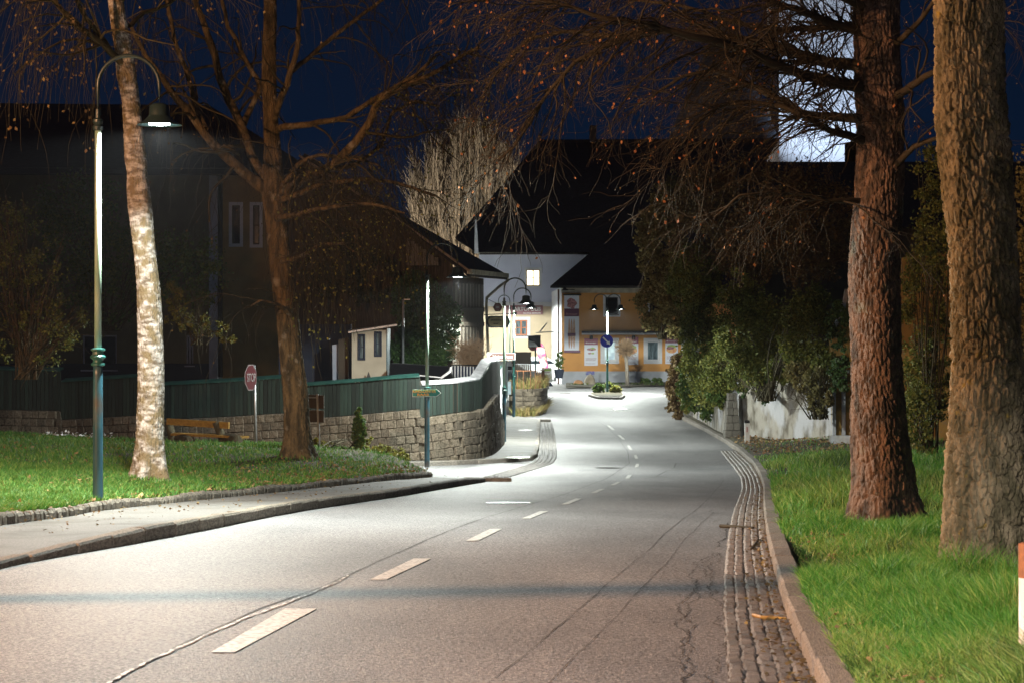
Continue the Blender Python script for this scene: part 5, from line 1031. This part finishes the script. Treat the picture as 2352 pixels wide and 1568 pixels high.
def limbs_from(L, K=22):
    A, Rr = [], []
    for pts in L:      # (u,v,Y,rpx)
        q = np.array([[*P(u, v, Y), r*Y/F] for u, v, Y, r in pts]); q = resample(q, K)
        w = NR.normal(0, 1, (K, 3)).cumsum(0); w -= np.linspace(0, 1, K)[:, None]*w[-1]; q[:, :3] += w*.012*min(1, np.linalg.norm(q[-1, :3]-q[0, :3])/3); A.append(q[:, :3]); Rr.append(q[:, 3])
    return np.array(A), np.array(Rr)
def dangling_leaves(B, n, size, mt, name, parent, jit=.01):
    N, K, _ = B.shape; i = NR.integers(0, N, n); k = NR.integers(1, K, n); q = B[i, k]+NR.normal(0, jit, (n, 3)); V, Fq = quads_leaf(q, size, hang=True); return build(name, V, Fq, mt, parent, kind='stuff')
def emit_branches(parent, levels, mt, names=('limbs', 'branches', 'twigs'), sides=(8, 4, 3)):
    for (A, Rr), nm, s in zip(levels, names, sides):
        V, Fq = tubes(A, Rr, s); build(nm, V, Fq, mt, parent, kind=None if nm == 'limbs' else 'stuff', smooth=(s > 4))
# silver birch
Yb = 31.; p = P(345, 1100, Yb); bir = thing('birch_tree', 'silver birch with white peeling bark next to the nearest street lamp', 'tree', tuple(p))
trunk(bir, 'trunk', [(343, 1112, 50), (343, 1098, 40), (345, 1060, 36), (345, 1000, 32), (347, 900, 31), (346, 800, 29), (344, 730, 28), (341, 660, 26), (335, 600, 25), (328, 540, 26), (322, 480, 28), (318, 440, 27), (315, 400, 23), (311, 360, 26), (306, 300, 23), (300, 230, 21), (290, 170, 23), (283, 110, 20), (272, 50, 19), (264, -10, 18), (255, -90, 15)], Yb, M['bark_birch'], nu=130, nv=560, cell=(.05, .09), depth=.016, seed=3)
L = [[(290, 150, Yb, 9), (235, 100, 30.5, 8), (180, 62, 30, 7), (150, 30, 29.8, 6), (110, -25, 29.5, 5)], [(250, 112, 30.7, 6), (215, 70, 30.4, 5.5), (190, 30, 30.2, 5), (165, -25, 30, 4)], [(296, 60, Yb, 6), (330, 30, 31.4, 5), (380, 12, 31.8, 4), (430, -20, 32, 3)], [(280, 0, Yb, 7), (200, -60, 30, 5), (60, -120, 29, 3)], [(270, -40, 31, 7), (400, -130, 32, 5), (560, -160, 33, 3)], [(262, -60, 31, 8), (120, -160, 32, 5), (-60, -140, 33, 3)]]
A, Rr = limbs_from(L); B1, R1 = grow(A, Rr, 60, (.8, 2.0), .6, .10, K=8, rs=.45); B2, R2 = grow(B1, R1, 650, (.4, 1.3), .5, .45, K=7, curl=.2, rs=.0); R2 = R2*0+.0022+.0012*np.linspace(1, 0, 7)[None]
emit_branches(bir, [(A, Rr), (B1, np.maximum(R1, .006)), (B2, R2)], M['twig']); dangling_leaves(B2, 900, .05, M['leaf_brown'], 'catkins', bir)
# weeping tree
Yt = 42.; p = P(685, 1047, Yt); wt = thing('weeping_tree', 'old weeping tree with deeply ridged bark and drooping bare twigs', 'tree', tuple(p))
trunk(wt, 'trunk', [(684, 1060, 46), (684, 1045, 38), (683, 1010, 32), (681, 950, 29), (678, 900, 29), (672, 850, 28), (666, 790, 27), (660, 720, 26), (652, 660, 26), (645, 600, 25), (638, 540, 25), (634, 490, 27), (630, 440, 29), (627, 400, 25), (626, 340, 19), (622, 280, 17), (618, 200, 17), (618, 120, 16), (621, 40, 15), (618, -80, 12)], Yt, M['bark_ridge'], nu=130, nv=460, cell=(.055, .30), depth=.030, seed=11)
L = [[(615, 440, Yt, 17), (570, 405, 41.8, 13), (530, 365, 41.5, 12), (480, 310, 41, 10), (440, 260, 41, 9), (400, 215, 40.5, 8), (370, 175, 40, 7), (330, 120, 40, 5), (300, 60, 40, 4)],
     [(612, 420, Yt, 13), (575, 350, 42.5, 11), (545, 270, 43, 10), (510, 190, 43, 9), (495, 120, 43, 8), (460, 40, 43, 7), (430, -40, 43, 5)],
     [(470, 300, 41, 8), (448, 250, 41.5, 7), (430, 180, 41.5, 6), (400, 90, 41, 5), (385, 20, 41, 5), (370, -50, 41, 4)],
     [(560, 290, 43, 8), (600, 200, 43, 6), (560, 120, 43, 5), (520, 50, 43, 5), (500, -40, 43, 4)],
     [(640, 450, Yt, 15), (674, 427, 41.8, 12), (700, 405, 41.5, 12), (736, 394, 41.2, 11), (770, 375, 41, 11), (797, 349, 41, 11), (820, 318, 41, 10), (846, 279, 41, 9), (863, 230, 41, 8), (904, 205, 41, 7), (961, 185, 41, 6), (1035, 144, 40.5, 5), (1100, 110, 40, 4)],
     [(635, 300, Yt, 9), (660, 288, 41.7, 8), (723, 283, 41.5, 7), (797, 271, 41.5, 6), (879, 217, 41.5, 5), (950, 175, 41.5, 4.5), (1000, 130, 41.5, 4)],
     [(627, 290, Yt, 9), (640, 246, 41.6, 8), (660, 200, 41.4, 7.5), (670, 164, 41.4, 7), (690, 103, 41.4, 6), (688, 30, 41.4, 5), (684, -50, 41.4, 4)],
     [(672, 165, 41.4, 6), (720, 120, 42, 5.5), (780, 70, 42, 5), (850, 20, 42, 4), (900, -20, 42, 4)],
     [(640, 460, 41.6, 6), (655, 420, 41.3, 6), (690, 372, 41, 5), (735, 355, 41, 4), (800, 360, 41, 3), (870, 380, 41, 2.5)],
     [(736, 394, 41.2, 6), (820, 380, 41.6, 5), (880, 330, 42, 4), (900, 260, 42, 3.5), (960, 230, 42, 3), (1010, 245, 42, 2.5)],
     [(665, 720, 41.7, 6), (640, 700, 41.4, 4), (600, 690, 41, 3), (575, 705, 41, 2)], [(648, 600, 41.5, 7), (690, 590, 41, 5), (740, 560, 40.5, 4), (790, 560, 40.5, 3)], [(635, 500, 41.5, 8), (700, 490, 40.6, 6), (780, 470, 40, 5), (860, 470, 40, 4), (930, 490, 40, 3)],
     [(640, 460, 41.5, 8), (730, 430, 41, 6), (830, 410, 41, 5), (920, 420, 41, 4), (1000, 450, 41, 3)], [(618, -20, Yt, 8), (760, -80, 41, 6), (900, -100, 41, 5), (1040, -60, 41, 3)], [(620, -40, Yt, 8), (480, -120, 41, 6), (330, -100, 41, 4)]]
A, Rr = limbs_from(L); B1, R1 = grow(A, Rr, 150, (.7, 2.2), .55, .10, K=9, rs=.42, curl=.45)
low = slice(8, 14); B2, R2 = grow(B1, R1, 900, (.5, 1.6), .5, .5, K=8, curl=.4, rs=0); Bl, Rl = grow(A[[4, 8, 11, 12, 13]], Rr[[4, 8, 11, 12, 13]], 600, (.9, 2.6), .55, .65, K=9, curl=.42, rs=0)
R2 = R2*0+.0024+.0014*np.linspace(1, 0, 8)[None]; Rl = Rl*0+.0030+.0016*np.linspace(1, 0, 9)[None]
emit_branches(wt, [(A, Rr)], M['bark_ridge']); emit_branches(wt, [(B1, np.maximum(R1, .007)), (B2, R2)], M['twig'], ('branches', 'twigs'), (4, 3)); V, Fq = tubes(Bl, Rl, 3); build('hanging_twigs', V, Fq, M['twig'], wt, kind='stuff')
dangling_leaves(Bl, 1800, .055, M['leaf_yellow'], 'buds', wt); dangling_leaves(B2, 600, .045, M['leaf_brown'], 'dry_leaves', wt)
# plated-bark tree (hornbeam-like limbs reaching left)
Y1 = 23.7; p = P(2030, 1185, Y1); r1 = thing('tree', 'big tree with dark plated bark right of the road, limbs reaching left', 'tree', tuple(p))
trunk(r1, 'trunk', [(2030, 1225, 98), (2031, 1185, 80), (2027, 1130, 75), (2026, 1080, 73), (2020, 1000, 67), (2016, 900, 62), (2012, 800, 61), (2010, 720, 61), (2008, 620, 60), (2012, 520, 59), (2018, 440, 56), (2022, 350, 55), (2022, 250, 55), (2017, 200, 55), (2015, 100, 53), (2012, 0, 54), (2010, -120, 50)], Y1, M['bark_pine'], nu=200, nv=600, cell=(.06, .22), depth=.034, seed=21)
L = [[(1985, 205, 23.6, 15), (1900, 185, 23.4, 13), (1837, 164, 23.2, 12), (1759, 135, 23, 11), (1697, 103, 22.8, 10), (1636, 84, 22.6, 9), (1554, 62, 22.4, 8), (1472, 45, 22.3, 7), (1410, 39, 22.2, 6), (1348, 21, 22.1, 5), (1266, 0, 22, 4), (1180, -10, 22, 3)],
     [(1985, 160, 23.6, 15), (1900, 148, 23.8, 13), (1837, 135, 24, 12), (1759, 111, 24.2, 11), (1677, 92, 24.4, 9), (1595, 86, 24.5, 8), (1513, 74, 24.5, 8), (1451, 94, 24.5, 7), (1390, 111, 24.5, 6), (1308, 164, 24.5, 5), (1246, 226, 24.5, 4), (1184, 328, 24.5, 3), (1143, 369, 24.5, 2.5)],
     [(1513, 74, 24.5, 6), (1390, 82, 24.8, 5), (1308, 70, 25, 4.5), (1226, 86, 25, 4), (1143, 164, 25, 3), (1102, 230, 25, 2)],
     [(1985, 275, 23.6, 12), (1900, 262, 23.8, 9), (1837, 258, 24, 8), (1779, 230, 24.2, 7), (1718, 197, 24.3, 6), (1636, 160, 24.4, 5), (1560, 175, 24.4, 4), (1500, 220, 24.4, 3)],
     [(1990, 325, 23.6, 11), (1915, 300, 23.3, 8), (1850, 262, 23, 7), (1795, 236, 23, 6), (1730, 225, 23, 5), (1650, 240, 23, 4), (1590, 290, 23, 3), (1555, 350, 23, 2)],
     [(1985, 75, 23.6, 13), (1900, 50, 23.5, 10), (1830, 25, 23.2, 8), (1740, -10, 23, 7), (1640, -30, 23, 6), (1500, -40, 23, 5), (1350, -30, 23, 4), (1220, 10, 23, 3)],
     [(1985, 60, 23.8, 10), (1880, 65, 24.4, 8), (1780, 80, 24.8, 6), (1700, 60, 25, 5), (1600, 20, 25, 4), (1450, 0, 25, 3)],
     [(1985, 20, 23.6, 12), (1880, -20, 23, 9), (1700, -70, 22.5, 7), (1500, -90, 22, 6), (1300, -80, 22, 5), (1120, -40, 22, 3)],
     [(1985, 460, 23.6, 7), (1900, 470, 23.4, 5), (1800, 440, 23.2, 4), (1700, 450, 23, 3), (1640, 500, 23, 2)],
     [(2060, 220, 23.5, 10), (2120, 180, 23, 8), (2180, 150, 22.6, 6), (2260, 60, 22, 4)], [(2060, 380, 23.5, 8), (2100, 340, 23.2, 7), (2150, 320, 23, 5), (2200, 330, 23, 3)], [(2060, 100, 23.5, 8), (2110, 50, 23.2, 6), (2160, -20, 23, 4)]]
A, Rr = limbs_from(L); B1, R1 = grow(A, Rr, 230, (.4, 1.5), .45, .10, K=9, rs=.45, curl=.4, bias=(-.5, 0, 0)); B2, R2 = grow(B1, R1, 3000, (.2, .7), .6, .12, K=7, curl=.45, rs=0, bias=(-.25, 0, -.15)); R2 = R2*0+.0016+.0014*np.linspace(1, 0, 7)[None]
emit_branches(r1, [(A, Rr), (B1, np.clip(R1, .0030, .012)), (B2, R2)], M['twig_dark'])
sel = [0, 1, 3, 4, 5, 6]; C1, S1 = grow(A[sel], Rr[sel], 420, (.25, .8), .8, .0, K=7, rs=.25, curl=.5, t0=.0, t1=.42); C2, S2 = grow(C1, S1, 2600, (.1, .4), .8, .03, K=5, curl=.5, rs=0); V, Fq = joinV([tubes(C1, np.clip(S1, .003, .012), 3), tubes(C2, S2*0+.0017, 3)]); build('dense_twigs', V, Fq, M['twig_dark'], r1, kind='stuff'); dangling_leaves(B2, 620, .042, M['deadleaf'], 'dead_leaves', r1)
dangling_leaves(B2, 3000, .018, M['leaf_brown'], 'buds', r1)
# lichen-covered nearest trunk
Y2 = 16.5; p = P(2255, 1335, Y2); r2 = thing('tree', 'nearest thick tree trunk at the right edge, greenish bark with yellow lichen', 'tree', tuple(p))
trunk(r2, 'trunk', [(2256, 1420, 140), (2256, 1370, 120), (2256, 1335, 110), (2256, 1290, 102), (2258, 1240, 97), (2260, 1150, 94), (2262, 1050, 90), (2266, 950, 84), (2268, 850, 81), (2266, 750, 79), (2262, 650, 78), (2258, 560, 79), (2248, 450, 83), (2240, 350, 84), (2232, 280, 86), (2228, 200, 80), (2226, 100, 78), (2226, 0, 79), (2224, -120, 76)], Y2, M['bark_lichen'], nu=280, nv=760, cell=(.06, .17), depth=.050, seed=31)
# trunk beyond the left edge that throws the band of shade over the road
z0 = float(zr(13.6)); mt_ = MB().lathe([(.30, -.3), (.25, .1), (.22, 1.5), (.20, 3.4), (.19, 7)], (-8.2, 13.75, z0), 20).done('tree', M['bark_ridge'], None, (-8.2, 13.75, z0)); tag(mt_, 'bare tree trunk just beyond the left edge of the picture', 'tree')
# bare floodlit tree behind the barn
Yf = 165.; ft = thing('pale_bare_tree', 'tall pale floodlit bare tree behind the barn roof', 'tree', tuple(PP(1010, 800, Yf)))
A = []; 
for i in range(130):
    u = R.uniform(940, 1190); top = np.interp(u, [930, 980, 1040, 1080, 1130, 1190], [450, 370, 300, 290, 310, 380])+R.uniform(0, 60); A.append(resample([P(1040+(u-1040)*.2, 760, Yf+R.uniform(-2, 2)), P(1040+(u-1040)*.75, 600, Yf+R.uniform(-3, 3)), P(u, top, Yf+R.uniform(-3, 3))], 9))
A = np.array(A); Rr = np.full((130, 1), .08)*np.linspace(1, .3, 9)[None]; B1, R1 = grow(A, Rr, 2200, (.8, 2.6), .22, -.15, K=5, rs=.5, t0=.3, bias=(-.1, 0, .5)); B2, R2 = grow(B1, R1, 12000, (.4, 1.2), .5, -.1, K=4, rs=.0, bias=(-.1, 0, .4)); R2 = R2*0+.013
emit_branches(ft, [(A, Rr), (B1, np.maximum(R1, .02)), (B2, R2)], M['twig_pale'])
spot('tree_floodlight', tuple(PP(900, 760, 152)), tuple(PP(1080, 440, Yf)), 15000, (1, .86, .70), 80, .6, .3)
# pollard tree before the orange shop
Yp = 117.; pt = thing('pollard_tree', 'small pollard tree with a knobbly bristling head before the orange shop', 'tree', tuple(PP(1440, 880, Yp)))
MB().path([tuple(PP(1441, 884, Yp)), tuple(PP(1440, 845, Yp)), tuple(PP(1437, 808, Yp))], [.11, .095, .10], 12).done('trunk', M['wood_pale'], pt, smooth=True)
c = np.array(PP(1437, 800, Yp)); n = 800; d = NR.normal(0, 1, (n, 3)); d /= np.linalg.norm(d, axis=1, keepdims=True); d[:, 2] *= 1.1; l = NR.uniform(.15, .60, n); A = np.stack([c+d*.05+np.array([0, 0, -.1]), c+d*l[:, None]*.6+NR.normal(0, .05, (n, 3)), c+d*l[:, None]+NR.normal(0, .07, (n, 3))], 1); Rr = np.full((n, 3), .014)*np.array([1.5, 1, .5]); V, Fq = tubes(A, Rr, 4); build('shoots', V, Fq, M['shoot'], pt, kind='stuff')
# ------------------------------------------------------------------ hedges and shrubs
shrub('tall dark evergreen shrub bulging over the wall beside the orange shop', [E(1520, 560, 88, 60, 110), E(1560, 700, 86, 55, 80), E(1500, 700, 88, 38, 60), E(1560, 470, 88, 70, 70)], 34000, .13, 'leaf_olive', stems=20, lump=.3, group='overgrown hedge on the right')
shrub('green bushy shrub hanging over the wall near the bend', [E(1610, 800, 76, 55, 110), E(1640, 880, 72, 45, 60), E(1600, 640, 78, 70, 80)], 32000, .10, 'leaf_dark', stems=20, group='overgrown hedge on the right')
shrub('bright green trailing bush lowest over the far garden wall', [E(1590, 880, 79, 38, 70), E(1625, 900, 76, 30, 60), E(1650, 880, 71, 26, 50, .6)], 17000, .10, 'leaf_green', hang=True, group='overgrown hedge on the right')
shrub('brown dry creeper curtain hanging down to the road edge at the bend', [E(1556, 900, 84, 22, 62), E(1562, 850, 86, 22, 45)], 9000, .13, 'leaf_brown', hang=True, group='overgrown hedge on the right')
shrub('yellow-green trailing creeper beside the brown one', [E(1580, 890, 82, 18, 55)], 5200, .11, 'leaf_yellow', hang=True, group='overgrown hedge on the right')
shrub('dark leafy thicket above the white plaster wall', [E(1760, 780, 65, 110, 100, 1.2), E(1860, 770, 60.5, 75, 115, 1.0), E(1700, 740, 68, 60, 120, 1.5), E(1660, 850, 70, 40, 60, 1)], 40000, .085, 'leaf_dark', stems=60, group='overgrown hedge on the right')
shrub('low fringe of trailing greenery along the top of the white plaster wall', [E(1700, 862, 67.6, 40, 34, .7), E(1750, 850, 65.8, 44, 30, .7), E(1800, 848, 63.8, 44, 30, .7), E(1850, 850, 61.6, 44, 34, .7), E(1895, 845, 59.6, 34, 40, .6)], 24000, .08, 'leaf_dark', hang=True, group='overgrown hedge on the right', shell=.3)
shrub('brown twiggy thicket highest behind the other bushes', [E(1720, 500, 76, 190, 140), E(1860, 520, 74, 110, 150), E(1620, 450, 80, 70, 80)], 30000, .11, 'leaf_brown', stems=70, group='overgrown hedge on the right')
shrub('low leafy bush with many thin stems before the white plaster wall', [E(1880, 900, 59, 50, 62), E(1840, 870, 60, 40, 40)], 4200, .085, 'leaf_olive', stems=34, shell=.4, stemmat='twig')
shrub('ivy curtain hanging down the white plaster wall', [E(1765, 890, 65.2, 14, 46), E(1700, 880, 68, 26, 28), E(1930, 850, 58.5, 22, 60), E(1925, 740, 59, 26, 60)], 6500, .08, 'ivy', hang=True)
shrub('dark shrubbery between the two big trunks', [E(2130, 760, 48, 60, 260), E(2150, 480, 46, 60, 160), E(2110, 960, 46, 40, 90)], 14000, .075, 'leaf_dark', stems=40, group='bushes behind the big trunks')
shrub('olive shrubbery beyond the nearest trunk at the right edge', [E(2370, 700, 40, 40, 400), E(2350, 950, 40, 40, 150)], 7000, .07, 'leaf_olive', stems=16, group='bushes behind the big trunks')
shrub('tall multi-stemmed shrub at the far left edge', [E(60, 700, 46, 110, 170), E(0, 560, 47, 90, 120), E(150, 780, 45, 60, 80)], 7000, .06, 'leaf_dark', stems=70, shell=.3, stemmat='bark_ridge')
shrub('leafy dark tree crown in front of the dark house', [E(250, 600, 60, 160, 160), E(420, 620, 58, 120, 110), E(160, 480, 62, 120, 90)], 17000, .085, 'leaf_green', stems=40, cat='tree', nm='leafy_tree', shell=.3)
shrub('yellow-green hanging foliage right of the birch trunk', [E(455, 745, 50, 55, 30), E(400, 700, 50, 40, 50), E(520, 770, 50, 40, 22)], 2600, .065, 'leaf_yellow', stems=12, shell=.2)
shrub('dense ivy covering the barn wall behind the fence', [E(985, 790, 63.5, 62, 70), E(960, 700, 64, 60, 80), E(1030, 740, 64, 28, 60), E(930, 800, 63, 40, 40)], 26000, .085, 'ivy', shell=.7, cat='ivy', nm='ivy')
shrub('dark creeper hanging on the barn gable below the roof', [E(860, 640, 65.4, 90, 70), E(760, 590, 66, 80, 100), E(980, 680, 64.8, 40, 40)], 9000, .09, 'leaf_deep', hang=True, shell=.5, cat='creeper', nm='creeper')
cyp = shrub('slim dwarf cypress standing before the stone wall', [E(824, 985, 48, 15, 48), E(826, 1005, 48, 15, 26)], 9000, .055, 'leaf_green', shell=.3, lump=.2, cat='conifer', nm='dwarf_cypress', stems=4)
shrub('low yellowish ground shrubs before the stone wall', [E(870, 1035, 48.5, 55, 14), E(915, 1050, 48, 28, 14), E(750, 1020, 48.6, 40, 8)], 5200, .055, 'leaf_yellow', shell=.3, stems=14)
shrub('small light green shrub sprouting behind the weeping tree', [E(720, 1015, 47, 16, 14), E(842, 1010, 49.5, 12, 16)], 1000, .05, 'leaf_yellow', shell=.2, stems=6)
dg = thing('dry_bush', 'pale dry bush of bare reddish stems at the barn corner', 'bush', tuple(PP(1080, 840, 61)))
A = np.array([resample([P(1080+R.uniform(-28, 28), 848, 61), P(1080+R.uniform(-34, 34), 815, 61+R.uniform(-.4, .4)), P(1080+R.uniform(-40, 40), R.uniform(775, 812), 61+R.uniform(-.6, .6))], 6) for _ in range(150)]); Rr = np.full((150, 1), .009)*np.linspace(1, .4, 6)[None]; B1, R1 = grow(A, Rr, 420, (.15, .45), .8, .0, K=4, rs=.6)
V, Fq = joinV([tubes(A, Rr, 3), tubes(B1, np.maximum(R1, .004), 3)]); build('stems', V, Fq, M['drystem'], dg)
# planter grasses
n = 2600; k = NR.integers(2, 100, n); q = np.stack([pp_[k, 0]-.02+NR.normal(0, .03, n)*0, pp_[k, 1]-.12-np.abs(NR.normal(0, .22, n)), np.full(n, gz)], 1); q[:, 2] = zr(q[:, 1]); blades('planter_foot_grass', q, np.full(n, .42), np.full(n, .014), M['drygrass'], .5)
n = 1800; k = NR.integers(2, 110, n); q = np.stack([pp_[k, 0]-.1+NR.normal(0, .1, n), pp_[k, 1]+.3+np.abs(NR.normal(0, .5, n)), np.full(n, zt)], 1); blades('planter_grass', q, np.full(n, .55), np.full(n, .013), M['drygrass'], .35)
# rocks at the tip of the grass bank
for u, v, ru, rv, lb in ((948, 1076, 14, 6, 'flat pale rock at the tip of the grass bank, left one'), (968, 1077, 12, 7, 'pale rock at the tip of the grass bank, middle one'), (985, 1078, 10, 7, 'pale rock at the very tip of the grass bank by the lamp')):
    o = rock(u, v+8, ru, rv*.7, 46.5, 'rock', lb, 2.4); o['group'] = 'rocks at the tip of the grass bank'

# ------------------------------------------------------------------ thin night air that shows the light cones
hz = MB().box(-160, 160, -12, 186, -2.2, 32).done('haze', bpy.data.materials.new('night_air'), None, kind='stuff'); hm = hz.data.materials[0]; hm.use_nodes = True
ht = hm.node_tree; ht.nodes.remove(ht.nodes['Principled BSDF']); pv = ht.nodes.new('ShaderNodeVolumePrincipled'); pv.inputs['Density'].default_value = .00014; pv.inputs['Color'].default_value = (.9, .93, 1, 1); pv.inputs['Anisotropy'].default_value = .35
ht.links.new(pv.outputs[0], ht.nodes['Material Output'].inputs['Volume'])
